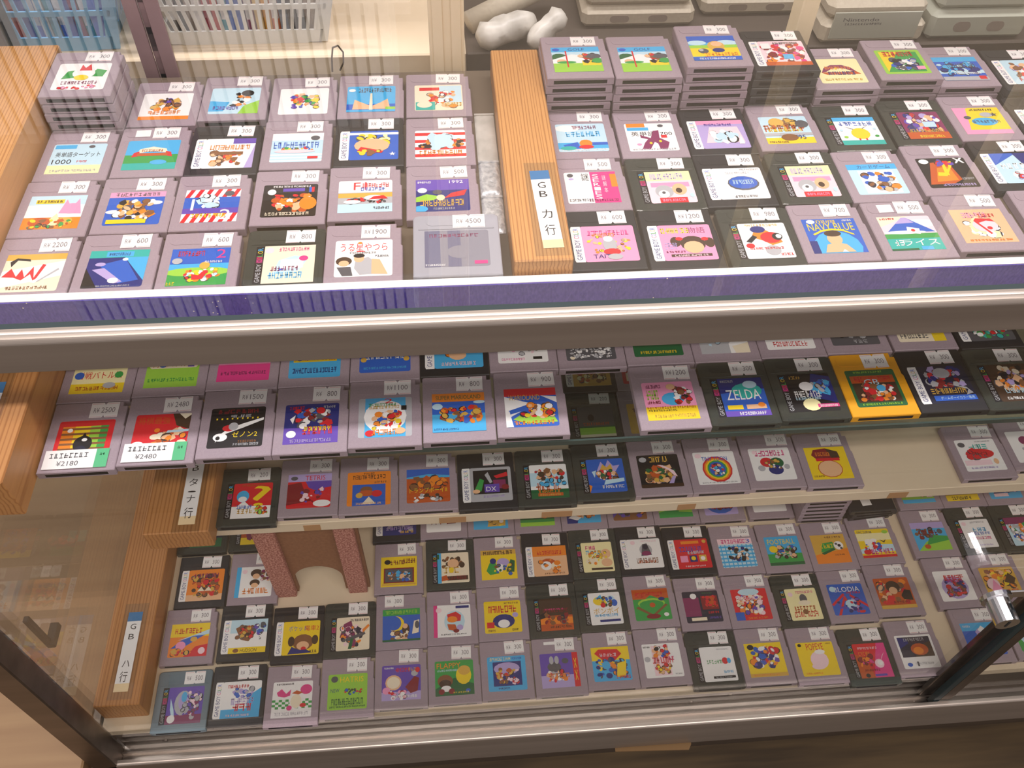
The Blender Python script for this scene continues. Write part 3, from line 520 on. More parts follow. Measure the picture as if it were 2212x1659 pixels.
('B','BL1',231.5,495.3,'g','-',1,'white and grey label, cream slanted corner','w;p s 0 0 60 0 60 40 0 40;p e 70 0 100 0 100 30 66 20;x sC 10 20 60 50 14 13'),
('B','BL1',289.0,496.6,'g','-',1,'white label edge, red lettering','w;z 50 16 72 14 9 r;x rP 10 40 80 50 14 14'),
('B','BL1',346.5,498.1,'g','-',1,'grey label edge above the yellow cartridge','S;x ks 20 20 60 60 16 14;z 60 10 30 9 3 s'),
('B','BL1',405.6,498.8,'g','-',1,'white handwritten price slip with yellow end','e;r 74 0 26 40 y;z 36 18 60 16 7 S;r 0 60 100 40 w'),
('B','BL1',464.2,497.1,'k','-',1,'green and red label edge on black shell','S;x rgaw 6 6 88 40 20 14'),
('B','BL2',-285.1,417.1,'g','2500h',1,'red framed label, orange to green grid','r;r 8 0 82 86 o;r 30 0 30 86 y;r 58 0 20 86 l;r 76 0 14 86 g;h 8 0 82 86 7 n;e 50 42 17 20 k;p k 36 34 50 70 66 34;e 22 76 5 5 w;e 52 52 5 4 w;e 48 24 12 14 d'),
('B','BL2',-227.6,419.9,'g','2480h',1,'red label, gold brushed title, white slip below','r;t 34 84 58 18 O 将棋最強;p N 66 100 100 100 100 60 76 70;p e 78 100 90 86 100 96 100 100;x toOe 34 14 62 50 16 16;p C 60 52 100 54 100 60 62 58;e 12 24 12 9 w;e 12 24 6 5 m'),
('B','BL2',-170.1,423.0,'g','1500',1,'black space label, white rocket and yellow title','k;z 50 90 76 10 6 R;z 56 78 40 7 3 s;h2 8 70 84 4 9 y;p w 14 14 30 34 62 48 98 66 98 72 60 58 34 46 18 30;e 22 26 13 10 w;e 36 48 12 8 r;e 44 52 9 10 s;e 18 24 4 5 k;t 66 32 46 14 y ゼノン2;z 72 14 34 6 7 n;z 70 7 46 6 9 s'),
('B','BL2',-112.6,423.2,'g','800',1,'navy label, blocky white and red shapes','B;r 0 0 100 40 v;x wrRsbS 16 38 72 50 30 14;p w 10 62 20 72 16 50;z 62 32 56 20 5 r;z 62 36 50 10 5 y;e 14 24 9 9 w;z 50 7 76 8 14 V;z 22 90 28 8 5 r;z 82 90 22 7 4 s'),
('B','BL2',-55.1,425.8,'g','1100',1,'silver bordered label, white circle on blue','s;r 12 0 76 100 c;e 50 52 40 42 w;z 44 82 52 9 8 g;z 48 76 58 8 8 u;t 56 92 16 12 r 2;x rbtyow 22 18 60 50 26 14;r 80 66 10 12 k;e 22 10 9 8 r;z 52 12 54 14 6 o;e 78 14 10 8 t'),
('B','BL2',3.0,427.3,'g','800',1,'orange header, blue desert scene','c;r 0 78 100 22 o;t 50 89 86 11 G SUPER_MARIOLAND;r 0 46 100 32 b;e 10 66 10 8 C;x noubrO 4 22 92 44 34 13;p c 0 0 100 0 100 24 50 14 0 40;z 26 7 46 5 10 B;e 90 74 12 4 C'),
('B','BL2',61.0,428.8,'g','900',1,'red header, blue and white rays above green','b;r 0 80 100 20 r;p w 0 40 50 60 0 80;p w 0 20 30 40 0 30;p w 70 80 100 60 100 76;t 38 76 60 14 u WARIOLAND;p l 14 20 30 32 90 30 98 10 40 8;x ryotwn 30 22 64 38 24 13;p w 0 0 14 0 8 40 0 46;z 54 10 78 10 8 o'),
('B','BL2',174.0,428.9,'g','1200',1,'pink and yellow label, pale blue blob','p;r 0 0 100 34 y;z 50 32 96 6 16 O;z 32 25 56 5 10 k;z 54 10 80 8 14 u;e 56 54 22 17 c;x kwnrR 60 40 34 44 18 12;e 56 86 9 8 t;z 22 88 30 9 5 M;z 18 66 24 26 4 l;z 18 46 26 8 4 R'),
('B','BL2',231.5,429.7,'c','300',1,'blue and teal label, tall white english title','b;p B 0 60 100 70 100 100 0 100;e 60 66 34 20 a;e 70 82 16 10 C;t 50 56 76 26 w ZELDA;r 8 18 34 11 y;r 50 18 44 11 t;r 0 0 100 14 v;z 60 7 60 8 9 w;e 84 28 8 6 o;z 20 92 30 6 6 s'),
('B','BL2',289.0,431.0,'c','300',1,'dark label, light blue spaceship and red bar','k;p B 40 40 100 20 100 90 60 100;p c 50 74 92 52 88 40 50 56;x csb 50 44 44 40 12 13;z 38 46 60 16 6 w;z 36 34 56 7 9 C;e 40 18 20 16 Y;r 52 10 48 9 m;z 76 14 40 6 9 w;z 20 90 26 8 4 u;e 40 66 16 12 w'),
('B','BL2',346.5,431.9,'y','300',1,'bright yellow shell, green framed jungle label','G;r 6 12 88 72 N;r 6 64 88 20 O;z 50 74 74 14 9 r;t 46 66 30 16 C GB;x rRtwno 10 14 80 48 36 14;e 60 48 9 9 c;z 50 6 80 5 12 l;z 46 93 60 5 10 l'),
('B','BL2',404.0,432.5,'k','300',1,'dark art, silver shape, blue bar along bottom','d;x sVRrB 10 40 80 56 28 16;e 48 80 18 14 s;z 46 32 74 14 7 u;p s 50 50 86 40 96 24 80 20 88 34;r 10 6 88 14 b;t 58 13 70 8 C ゲームボーイカラー専用'),
('B','BL2',461.5,431.5,'c','300',1,'dark and cream busy label near right edge','N;x etkonV 4 24 92 74 40 17;z 54 28 70 14 5 C;z 50 8 70 7 9 w'),
('C','CF',-201.8,465.0,'c','200',1,'red label, big yellow question mark','r;r 0 0 100 34 w;p w 0 20 30 50 60 20;t 74 62 44 60 y ?;e 26 62 16 17 c;e 26 54 11 8 w;z 32 32 40 10 5 b;z 46 20 62 14 5 u;x orl 60 8 36 26 9 10;z 50 93 60 6 8 O'),
('C','CF',-144.3,471.8,'g','300',1,'light blue header, red rocky ground','r;r 0 78 100 22 V;t 62 88 46 14 r TETRIS;p v 40 78 100 78 100 60 60 52 48 60;p R 0 70 30 76 42 40 56 20 0 10;e 80 12 20 10 w;x RvP 30 14 60 46 12 11;e 14 88 8 6 S'),
('C','CF',-86.8,470.9,'g','300',1,'orange label, blue panel in the middle','o;r 12 0 76 62 b;z 50 84 76 12 9 N;z 50 94 26 6 4 N;z 76 68 28 6 5 n;e 44 46 14 10 n;e 44 36 18 9 O;e 68 34 12 10 r;e 28 30 8 8 u;p e 34 4 50 26 66 4;z 50 6 60 6 8 t'),
('C','CF',-29.3,470.7,'g','300',1,'orange rock label, yellow katakana title','O;r 0 76 100 24 b;p c 0 76 50 84 100 78 100 72 0 72;x oOn 2 44 96 30 24 18;t 50 36 86 14 y トランプボーイII;x Nsw 6 2 88 22 14 10'),
('C','CF',28.2,468.7,'k','300',1,'silver framed label, coloured blocks on black','s;r 8 22 84 70 k;p g 10 34 24 68 34 62 26 30;p r 58 74 90 84 92 72 64 66;r 56 36 30 26 M;p s 36 78 44 86 54 56 48 52;r 34 26 36 24 v;t 50 36 24 13 w DX;z 56 14 50 6 7 V;e 84 40 9 8 R;e 14 30 9 6 t'),
('C','CF',85.7,468.9,'c','300',1,'white sky label, orange title and green base','w;r 0 36 100 40 C;r 0 0 100 26 G;x nNtr 10 54 84 30 18 14;z 48 34 70 22 4 O;z 48 20 56 10 6 o;r 18 6 66 9 O;z 50 10 56 5 8 u;x c 2 36 96 18 6 14'),
('C','CF',143.2,472.0,'c','300',1,'royal blue label, gold crest','b;p V 26 64 40 92 50 76 60 96 72 78 90 80 76 60;p u 34 66 44 84 54 74 66 84 70 66;x nwtkrG 24 36 60 30 26 11;p C 40 22 96 30 96 40 46 36;z 64 16 60 9 6 w;p o 0 0 8 20 0 24;p C 12 62 18 44 24 66'),
('C','CF',200.7,473.4,'g','300',1,'black label, gold title over bronze figures','k;z 52 86 46 18 3 u;e 14 86 9 8 s;x nuOtG 12 12 78 56 34 15;p P 46 68 60 66 84 48 90 30 82 34 70 52;p V 64 6 78 32 86 32 76 6;r 0 0 100 10 N'),
('C','CF',258.2,473.5,'g','300',1,'white label, rainbow ring emblem','w;e 52 46 36 40 r;e 52 46 32 35 o;e 52 46 28 31 y;e 52 46 24 27 g;e 52 46 20 23 b;x wtNrc 38 28 30 36 18 10;t 50 78 62 13 b TINY_TOON;e 12 88 8 7 P;z 50 5 84 4 12 s'),
('C','CF',315.7,474.5,'g','300',1,'white label, red blue and green balls','w;z 50 84 74 18 7 m;e 38 56 16 15 r;e 62 54 17 16 G;e 56 32 18 15 B;e 22 38 9 9 s;e 84 40 7 8 s;e 14 88 6 6 P;x wnu 30 34 46 30 12 8'),
('C','CF',373.2,472.3,'g','300',1,'mustard label, dark red cap over tan oval','y;r 0 0 100 100 u;p y 0 0 100 0 100 100 0 100;e 50 32 30 27 O;e 50 32 28 25 t;p R 14 76 22 92 52 96 80 84 82 64 52 62 24 62;p N 52 96 80 84 82 64 62 64;r 22 56 58 9 r;z 42 78 36 12 5 o;z 18 10 26 5 5 n'),
('C','CF',532.3,472.2,'g','300',1,'white label, scarlet cloud and teal lettering','w;e 14 84 9 8 S;z 54 76 50 16 3 a;e 50 54 36 16 r;x r 18 42 66 24 14 16;z 50 54 40 10 3 R;r 4 18 66 16 P;z 46 10 66 6 9 V;e 82 28 6 9 t;z 70 92 40 4 8 s'),
('C','CF',589.8,479.4,'g','300',1,'white label, purple haired sketch at right edge','w;e 40 70 14 14 M;e 42 54 9 9 t;x Ps 20 10 60 40 10 10'),
('C','CB2',142.3,538.5,'c','200',1,'dark label, olive base, seen through the glass shelf gap','S;r 0 0 100 34 G;r 0 8 100 22 l;z 50 42 74 9 9 O;e 36 62 9 12 k;r 0 0 100 8 e'),
('C','CB2',201.0,539.1,'g','200',1,'dull yellow label half hidden in glass shelf gap','u;x yon 10 10 80 80 18 14'),
('C','CB3',145.0,604.8,'k','-',1,'yellow label, far back in the glass shelf gap','y;r 0 0 100 100 u;e 46 74 16 14 S;x YnO 10 10 80 50 18 14;z 84 30 12 22 2 k'),
('C','CB3',203.0,604.7,'g','-',1,'red and cream label, far back in glass gap','r;r 10 10 80 30 e;e 30 70 16 16 o;z 50 24 60 14 3 r'),
('D','DF',-303.2,349.1,'b','500',1,'violet silver art on bluish clear shell','v;r 0 0 100 24 M;e 44 56 24 34 s;e 46 60 15 24 V;p C 8 70 20 40 26 12 18 16 10 40;e 16 14 11 11 w;x vPsM 40 10 56 80 26 12;e 46 72 8 14 c'),
('D','DF',-244.8,350.9,'k','300',1,'white and blue label, red katakana figure','w;r 0 0 100 24 c;p c 70 60 100 80 100 0 60 0;x Vbs 24 54 60 30 14 13;z 54 44 60 18 5 V;z 54 28 50 20 3 r;z 40 86 56 9 7 r;z 44 7 60 6 8 P'),
('D','DF',-187.2,346.9,'g','300',1,'white label, pink ball and green checks','w;q 0 24 100 26 g;e 84 76 15 14 m;p m 10 70 22 80 34 66 46 78 44 60 30 56 14 60;e 60 46 17 22 w;e 60 44 14 19 e;p O 48 66 60 74 76 68 66 62;e 44 26 7 7 m;e 78 32 8 6 r;r 0 0 100 16 w;z 50 10 84 9 12 s;z 30 93 44 5 8 S'),
('D','DF',-128.8,351.2,'g','300',1,'lime label, yellow english title','l;t 60 84 60 16 y HATRIS;e 16 86 9 9 S;t 18 54 22 10 B NEW;x GbrN 40 38 54 22 12 7;z 50 22 80 18 12 G;z 50 8 90 5 18 G'),
('D','DF',-71.3,357.1,'g','300',1,'violet label, cream dome and red cape shape','v;r 0 0 100 24 V;z 54 86 40 12 4 r;z 78 86 20 10 3 u;e 30 50 21 22 t;e 30 50 17 17 e;p R 60 36 84 66 96 60 92 24 74 18;e 84 74 9 8 s;e 12 28 10 10 p;x wpr 16 4 50 22 12 10;z 60 10 60 8 8 w;e 92 84 6 8 r;z 18 92 24 5 6 w'),
('D','DF',-13.8,358.3,'g','300',1,'green label, orange english title and yellow blob','g;p G 0 0 100 0 100 30 50 50 0 20;t 36 86 62 15 o FLAPPY;z 36 72 60 6 9 C;e 74 56 20 26 y;e 76 70 16 14 u;e 26 42 20 18 n;e 26 34 16 12 N;e 28 20 13 9 w;e 16 12 8 8 R;e 42 12 8 8 R;e 84 12 6 5 b;z 66 8 40 4 6 y'),
('D','DF',43.7,359.3,'g','300',1,'cyan framed label, rust coloured figures','c;r 14 14 74 70 B;e 50 64 34 18 V;x OrnPu 20 18 62 50 24 12;z 34 92 56 9 7 Y;z 78 92 26 6 6 b;z 40 7 30 5 6 B'),
('D','DF',101.9,358.9,'g','300w',1,'blue label, grey rabbit-like shape and red strip','v;r 0 0 100 36 V;r 85 0 15 100 r;e 36 60 18 15 S;e 30 80 6 12 s;e 44 80 6 12 s;x swotr 12 16 62 34 22 11;z 46 34 56 14 5 o;V 92 50 8 70 y XX;e 66 76 9 8 S'),
('D','DF',159.4,362.2,'g','300',1,'blue and yellow blocky machines, red title block','c;r 0 60 100 40 y;p r 8 82 20 94 70 92 80 78 60 58 30 60;x bBcyoS 6 8 88 60 36 15;e 36 46 11 12 c;p y 60 10 66 50 90 56 84 12;z 78 10 40 9 5 r;z 44 76 44 10 4 P'),
('D','DF',216.9,362.2,'g','300',1,'white label, busy central picture strip','w;r 24 6 46 88 P;x brwkot 26 60 46 36 18 12;x rnoyt 26 8 46 30 18 10;z 50 50 56 18 4 r;z 74 54 16 12 2 m;e 10 54 8 8 s;z 12 90 18 5 4 S;z 86 8 20 4 4 s'),
('D','DF',274.4,354.6,'c','300',1,'plain white label, small rainbow lettering','w;z 46 56 60 11 7 g;e 72 58 9 10 r;e 84 58 6 8 c;z 76 26 30 7 5 c;r 28 8 66 7 k;z 60 11 50 4 8 s;z 70 92 36 4 8 s'),
('D','DF',331.9,355.1,'g','300',1,'yellow label, white red and blue swirl','y;r 0 0 100 100 u;p y 0 0 100 0 100 100 0 100;x wrbBov 10 24 80 64 34 17;e 16 88 9 8 k;r 0 0 100 10 u;z 44 5 70 5 9 o'),
('D','DF',390.4,352.1,'g','300',1,'bright yellow label, red english title, blank disc','y;t 50 86 46 20 r POPEYE;e 10 92 5 5 k;z 88 94 14 4 4 n;e 54 46 24 26 P;e 60 70 14 7 w;e 48 28 19 10 P;z 30 8 46 5 6 o'),
('D','DF',447.9,346.8,'c','300',1,'orange to magenta label with white glow','r;p m 40 0 100 0 100 100 76 100;p O 0 0 44 0 30 60 0 70;e 68 40 14 13 P;e 70 42 8 8 w;p P 68 40 92 72 84 64;z 44 86 60 7 9 P;z 30 70 36 12 4 o;z 40 22 50 6 6 R;e 22 7 7 6 k;r 44 4 36 6 v;x mRo 6 30 56 36 10 14'),
('D','DF',505.4,352.8,'g','300',1,'white framed label, dark space photograph','w;r 6 34 88 60 d;p N 40 34 94 34 94 80 70 70;e 58 56 24 18 O;e 54 52 14 11 o;p B 6 60 34 76 30 90 6 94;z 50 86 56 9 8 s;e 18 12 7 6 b;z 58 14 50 6 9 s;r 38 6 5 14 S'),
('D','D2',-305.8,420.7,'g','300',1,'orange label, blue glider over red ground','o;r 0 60 100 40 y;p C 20 50 100 66 100 80 60 64;z 46 78 72 16 7 r;p b 4 26 30 50 60 62 90 64 60 44 40 30;e 62 52 9 8 u;e 30 34 13 13 p;p r 40 0 100 0 100 36 70 30;x oru 8 4 60 22 12 12;e 86 16 9 10 P'),
('D','D2',-244.9,421.4,'k','300',1,'white label, brown bird shape, yellow strip below','w;r 0 60 100 40 C;r 0 0 100 17 y;t 54 8 44 10 k HUDSON;e 20 8 8 6 n;p n 14 74 30 84 56 80 70 60 52 34 30 40;x nuNrO 16 40 50 44 16 12;x vSwb 62 36 34 54 16 12'),
('D','D2',-186.3,415.5,'k','300',1,'yellow label, brown hair and red-blue title','y;t 40 78 50 16 b ポケット;t 78 78 38 16 r 電車2;e 56 36 28 24 n;e 24 40 9 15 N;e 88 42 9 14 N;e 56 26 17 13 t;e 58 17 7 6 r;p B 16 2 26 24 46 14 66 14 82 4;z 84 8 24 8 3 N'),
('D','D2',-128.8,416.8,'c','300',1,'plum haired art on cream with orange streaks','e;p M 10 40 22 80 44 90 52 60 36 36;e 36 60 14 12 P;x MPdSo 12 10 74 70 30 14;p S 30 36 84 54 88 46 36 26;p o 80 50 100 70 96 76 78 60;p G 36 4 44 36 52 34 46 4;z 70 90 56 7 8 S'),
('D','D2',-71.3,422.7,'g','300l',1,'green header, blue night and yellow crescent','b;r 0 80 100 20 g;z 50 90 86 11 9 l;e 36 54 22 24 y;e 30 56 20 22 b;e 62 36 10 18 N;e 60 46 7 8 t;x ten 18 4 60 26 16 12;p e 78 20 96 24 98 64 84 60;e 92 48 6 12 S;r 0 0 100 6 G'),
('D','D2',-13.8,423.9,'g','300',1,'white label with pink edge, red crest on pale disc','w;r 0 0 10 100 m;e 56 48 28 34 C;p r 36 70 60 78 74 66 72 48 40 46;e 50 54 14 10 o;p O 36 40 58 38 64 16 40 22;e 70 28 9 9 V;r 60 88 36 8 B;z 54 8 70 4 10 S;e 14 84 8 8 P;e 60 18 8 6 R'),
('D','D2',43.7,424.9,'g','300',1,'yellow label, red title and navy round hair','y;z 50 74 78 22 6 r;e 52 36 30 22 B;e 52 28 16 13 w;r 6 16 20 18 r;z 18 8 20 7 3 n;z 82 8 18 6 3 k;e 84 54 8 8 V;z 74 92 40 5 6 n'),
('D','D2',101.2,424.5,'c','300',1,'dark sunset label, red lettering','N;r 0 0 100 46 O;r 0 20 100 20 o;z 50 62 80 11 8 R;z 46 66 60 5 6 m;e 72 40 13 7 d;p k 0 50 20 60 16 40 0 36;z 62 11 66 7 8 N;x RnO 8 16 80 34 14 14'),
('D','D2',158.7,427.8,'c','300',1,'white label, yellow insect shape and blue wings','w;e 34 74 20 14 y;p c 20 80 40 94 44 80;e 70 74 14 16 C;e 80 66 10 11 b;x yGbn 26 56 48 32 14 10;t 52 42 80 18 u ボンボイ;z 50 28 72 8 9 c;r 28 8 64 7 B;e 44 60 8 8 r'),
('D','D2',216.2,428.4,'g','300',1,'green baseball diamond label, red top','g;r 0 68 100 32 O;z 46 82 80 15 8 r;p g 12 50 50 80 94 56 80 20 50 8 20 24;e 50 54 38 16 l;e 50 50 34 14 g;p n 6 40 50 10 94 46 88 50 50 18 12 46;e 50 12 20 8 R;e 52 48 8 8 O;e 86 16 7 6 w;e 80 66 9 6 B'),
('D','D2',274.4,421.8,'g','300',1,'black label, red block and violet left side','d;r 0 20 44 60 M;r 50 40 46 44 R;x rO 54 44 40 40 18 12;e 30 84 9 9 w;r 14 6 42 10 e;z 80 14 34 7 4 v;z 78 30 30 7 4 r;z 70 92 30 5 4 G'),
('D','D2',331.9,420.9,'g','300',1,'red label, cream and pink clustered figures','r;e 50 90 30 12 C;x ePtowv 8 16 84 66 40 14;z 46 70 72 14 6 P;r 0 0 24 26 b;z 60 6 56 6 7 o'),
('D','D2',389.4,417.7,'c','300',1,'cream label, rust lettering at bottom','Y;z 62 88 56 8 7 m;e 54 66 12 16 S;e 54 54 20 8 e;z 50 34 72 20 6 O;z 50 18 76 16 7 r;e 50 26 9 8 n;e 16 82 8 7 P'),
('D','D2',446.9,419.7,'g','300',1,'blue label crossed by red lines, white title','b;p r 0 36 40 70 44 64 4 30;p r 100 20 56 60 60 66 100 30;p r 10 0 40 60 46 58 18 0;p V 44 20 60 52 80 44 70 8;e 54 34 16 14 C;t 54 82 72 16 w BLODIA;e 14 84 9 9 C;x vrB 4 4 90 50 16 12;z 70 70 40 7 4 r'),
('D','D2',504.4,423.6,'g','300',1,'orange label, dark haired warrior and yellow strip','O;x nort 2 14 96 82 24 18;e 50 70 20 20 N;e 48 58 12 12 t;p k 66 40 80 60 96 56 96 24 70 28;p r 14 14 30 44 46 40 40 14;r 0 0 100 11 u;z 62 20 50 8 5 R'),
('D','D3',-300.9,487.0,'k','300',1,'burnt orange label, brown bordered crest','o;r 0 0 100 20 t;x nOurN 8 12 84 76 40 14;z 50 80 70 14 6 M;p e 30 30 40 44 50 30 60 44 70 30'),
('D','D3',-241.6,487.0,'g','300',1,'white label, blue left edge and orange letters','w;r 0 0 12 100 c;e 54 78 16 14 N;e 54 68 10 9 t;e 52 46 14 12 N;e 52 38 10 8 t;x tPMn 60 50 36 40 12 11;z 56 20 72 18 5 o;e 22 84 7 7 P'),
('D','D3',-74.2,489.2,'g','300',1,'yellow framed label, dull blue picture panel','u;r 0 0 100 100 y;r 8 12 84 50 R;r 12 16 76 42 S;x cnbst 14 18 72 38 22 12;z 46 80 40 14 4 R;z 78 84 36 16 4 R;e 18 82 9 8 k;r 4 4 92 6 u'),
('D','D3',-13.9,490.6,'c','300',1,'cream label, brown paw shapes','e;x Nn 12 50 72 40 14 14;e 50 64 18 15 t;e 78 58 9 10 N;z 44 42 50 20 3 u;e 44 42 8 9 y;r 30 8 66 14 N;z 62 16 60 12 6 R;r 0 0 12 100 c;p O 12 6 34 10 28 26 12 22;r 0 80 6 16 G'),
('D','D3',43.6,490.5,'g','300',1,'yellow label, green dragon shape and dark title','y;r 0 0 100 100 u;p y 0 0 100 0 100 84 0 84;z 50 90 86 13 7 N;p g 14 30 24 56 40 60 50 20 24 16;e 62 56 18 15 V;e 54 38 12 13 w;e 34 62 9 10 B;p G 70 24 84 66 96 60 92 22;x bnGy 24 14 70 40 16 10'),
('D','D3',101.1,491.7,'k','300',1,'apricot label, red title and white hamster shapes','t;r 0 66 100 34 o;z 50 78 72 13 8 r;e 44 44 22 14 O;e 38 34 16 15 w;e 66 32 14 14 e;e 70 42 10 8 o;e 34 38 5 5 S;z 60 8 60 5 8 n;x o 8 8 80 50 6 12'),
('D','D3',158.6,493.4,'c','300',1,'pale yellow label, pink lettering and black bar','Y;z 30 82 34 13 3 m;z 46 66 66 14 6 c;e 78 60 16 16 t;e 78 30 18 14 t;e 30 36 20 10 e;x oyu 10 24 80 50 16 9;r 26 6 68 7 N'),
('D','D3',216.1,494.0,'k','300',1,'white label, charcoal robed figure','w;e 54 62 19 20 s;p S 38 42 46 82 60 84 70 44;e 54 72 8 9 d;z 54 26 64 18 7 n;z 54 22 54 9 6 O;z 66 92 50 6 7 P;e 18 88 7 7 P;e 54 50 14 8 M'),
('D','D3',273.7,490.0,'k','300',1,'red label, three small pictures below lilac title','r;r 20 84 54 10 o;z 46 66 70 18 7 v;z 60 54 52 10 5 C;r 10 22 22 22 p;r 38 22 22 22 B;r 66 22 22 22 u;e 49 34 7 7 y;e 77 33 7 7 w;e 90 90 6 6 u;z 50 8 60 5 8 P'),
('D','D3',331.2,487.4,'g','300',1,'pale blue grid label, pink title','C;r 0 80 100 20 P;z 46 90 72 14 7 m;t 88 90 12 14 b 3;h 0 0 100 78 6 c;h3 0 0 100 78 8 c;x BtNkw 20 22 64 50 18 12'),
('D','D3',388.7,486.5,'g','300',1,'sky label, yellow english sports title, players','c;r 0 0 100 40 g;t 48 82 80 18 y FOOTBALL;x nNtbsg 14 20 74 50 34 13;e 20 56 12 12 y;r 0 0 100 10 G'),
('D','D3',446.2,485.3,'g','300',1,'orange label, black and white ball, green title','o;r 0 0 100 100 u;p o 0 0 100 0 100 50 0 30;p g 20 40 30 70 60 74 70 56 40 36;z 46 60 50 14 4 y;e 76 60 14 15 w;e 78 60 5 5 k;e 70 66 4 4 S;e 82 50 4 4 S;z 66 90 50 6 6 n;z 72 28 30 5 4 n;p G 20 36 60 52 64 46 26 30'),
('D','D3',503.7,489.2,'g','300',1,'yellow label, white birds and crimson title','y;r 0 60 100 26 Y;p C 0 30 50 46 100 44 100 20 0 16;z 28 90 46 8 7 S;e 30 56 11 10 w;e 46 60 10 7 w;p N 64 62 76 56 84 62 76 50;x wrb 12 24 56 36 18 11;z 62 20 70 18 5 m;e 18 20 11 9 r;r 0 0 100 9 r;e 88 88 9 6 l'),
('D','D4',-307.8,556.0,'c','-',1,'dark teal and red label edge below wood block','d;r 0 0 100 30 G;x rR 8 20 80 50 16 13;r 0 44 24 40 a'),
('D','D4',-248.3,556.3,'c','-',1,'orange and plum label edge below cream shelf','O;r 0 0 100 24 y;x RMv 10 10 84 84 26 18'),
('D','D4',-77.5,557.3,'k','-',1,'black shell, dark blue and silver label','B;x vsVu 6 6 86 80 30 13;z 50 24 80 12 6 V;z 72 10 40 8 3 u'),
('D','D4',-20.0,557.7,'g','-',1,'white label, crimson brushed mahjong characters','w;t 50 44 72 34 R 麻雀;z 50 90 60 7 8 s'),
('D','D4',37.5,558.0,'g','-',1,'teal sky label, golden slope','a;r 0 0 100 30 c;p u 40 8 52 60 96 74 92 10;e 20 62 17 18 w;x yuw 40 10 54 60 14 13;p N 8 80 30 70 26 56 6 62'),
('D','D4',95.0,558.4,'g','-',1,'jungle green label, brown figures','G;r 0 0 100 24 g;r 0 0 100 14 l;x nOtoNg 6 26 88 64 36 13'),
('D','D4',152.5,559.0,'g','-',1,'blue label, orange and white swooping figure','c;p B 0 60 40 40 30 0 0 0;x otNuwo 16 14 76 70 26 14;p w 4 20 30 10 44 20 20 30'),
('D','D4',210.0,559.6,'g','-',1,'rust and violet jumbled label','n;x OGoNv 4 8 92 84 36 15;p v 0 10 26 40 20 60 0 60'),
('D','D4',267.5,559.6,'g','-',1,'faded olive label','G;r 0 0 100 100 g;p l 0 20 40 30 30 70 0 60;p l 60 20 100 16 100 50 70 60;x nt 20 40 60 50 18 12'),
('D','D4',325.0,559.7,'g','-',1,'blue and red ring label','V;e 50 44 44 40 b;x rRoB 14 20 72 44 22 13;z 54 30 66 16 5 r;e 16 58 9 10 a'),
('D','D4',386.7,560.1,'g','-',1,'white label, grey animal on yellow','w;r 40 30 56 60 Y;e 34 46 20 14 S;x nkS 22 40 40 40 10 10'),
('D','D4',445.0,554.8,'g','-',6,'plain grey shell topping the tall grey stack','s;x SP 10 10 80 80 12 14'),
('D','DR4',579.3,560.4,'g','-',1,'brown crowd label, light blue base strip, right block','l;x nNotu 4 20 92 76 40 14;r 0 0 100 14 c;r 78 20 18 30 P'),
('D','DR4',636.8,560.3,'g','-',1,'bronze label, yellow corner, right block','n;x noOR 6 26 76 70 26 16;p y 66 26 86 100 100 100 100 26;r 0 0 100 22 y;z 46 10 60 12 7 k'),
('D','DR4',694.3,560.1,'g','-',1,'blue and navy vehicle label, right block','c;p B 14 20 40 60 96 76 94 24;p p 0 44 40 70 36 80 0 64;r 14 8 44 12 P;x BdV 40 14 56 56 12 12'),
('D','DR3',575.2,494.2,'g','300',1,'golf course label, dark red title, right block','c;r 0 78 100 22 V;p l 0 0 100 0 100 40 60 46 30 30;p g 30 20 100 34 100 48 50 56;x SnR 4 40 60 40 14 13;z 46 62 60 18 5 R;e 82 66 8 9 S;e 30 14 9 8 O'),
('D','DR3',632.7,494.7,'c','300',1,'white label, blue and red lettering, right block','w;z 60 64 50 14 3 c;z 54 50 74 10 7 b;z 56 34 66 9 7 m;z 54 10 60 5 8 V;e 14 86 8 7 P;z 60 90 50 6 6 s'),
('D','DR3',690.2,494.5,'c','300',1,'pale mixed label near the steel lock','C;r 0 76 100 24 M;x Pswbog 4 10 92 70 30 16'),
('D','DR2',579.1,428.2,'g','300',1,'white label, red and blue round emblem, right block','w;e 50 44 38 38 V;x rRBvn 20 14 60 60 34 13;z 56 76 60 18 4 r;z 56 66 44 9 4 m'),
('D','DR2',636.6,428.9,'g','300',1,'golden label, tan figure behind the lock','u;x oytn 4 20 92 76 30 18;e 26 44 18 20 P;p N 60 50 80 80 96 60 84 40;z 60 20 60 10 4 r;p p 10 10 30 60 50 20'),
('D','DR1',586.5,362.2,'g','300',1,'vivid blue label, white and yellow star shape','b;r 0 76 100 24 c;x wyVoO 36 24 44 56 22 16;p w 44 78 56 90 72 72 58 54;z 16 90 22 6 4 w'),
('D','DR1',646.0,363.3,'g','300',1,'green label behind the sliding door edge','g;x lcC 8 8 84 84 20 18'),
]
BLANK = blank_mesh(12, 9, '')
TAPE = blank_mesh(14, 3.5, '')

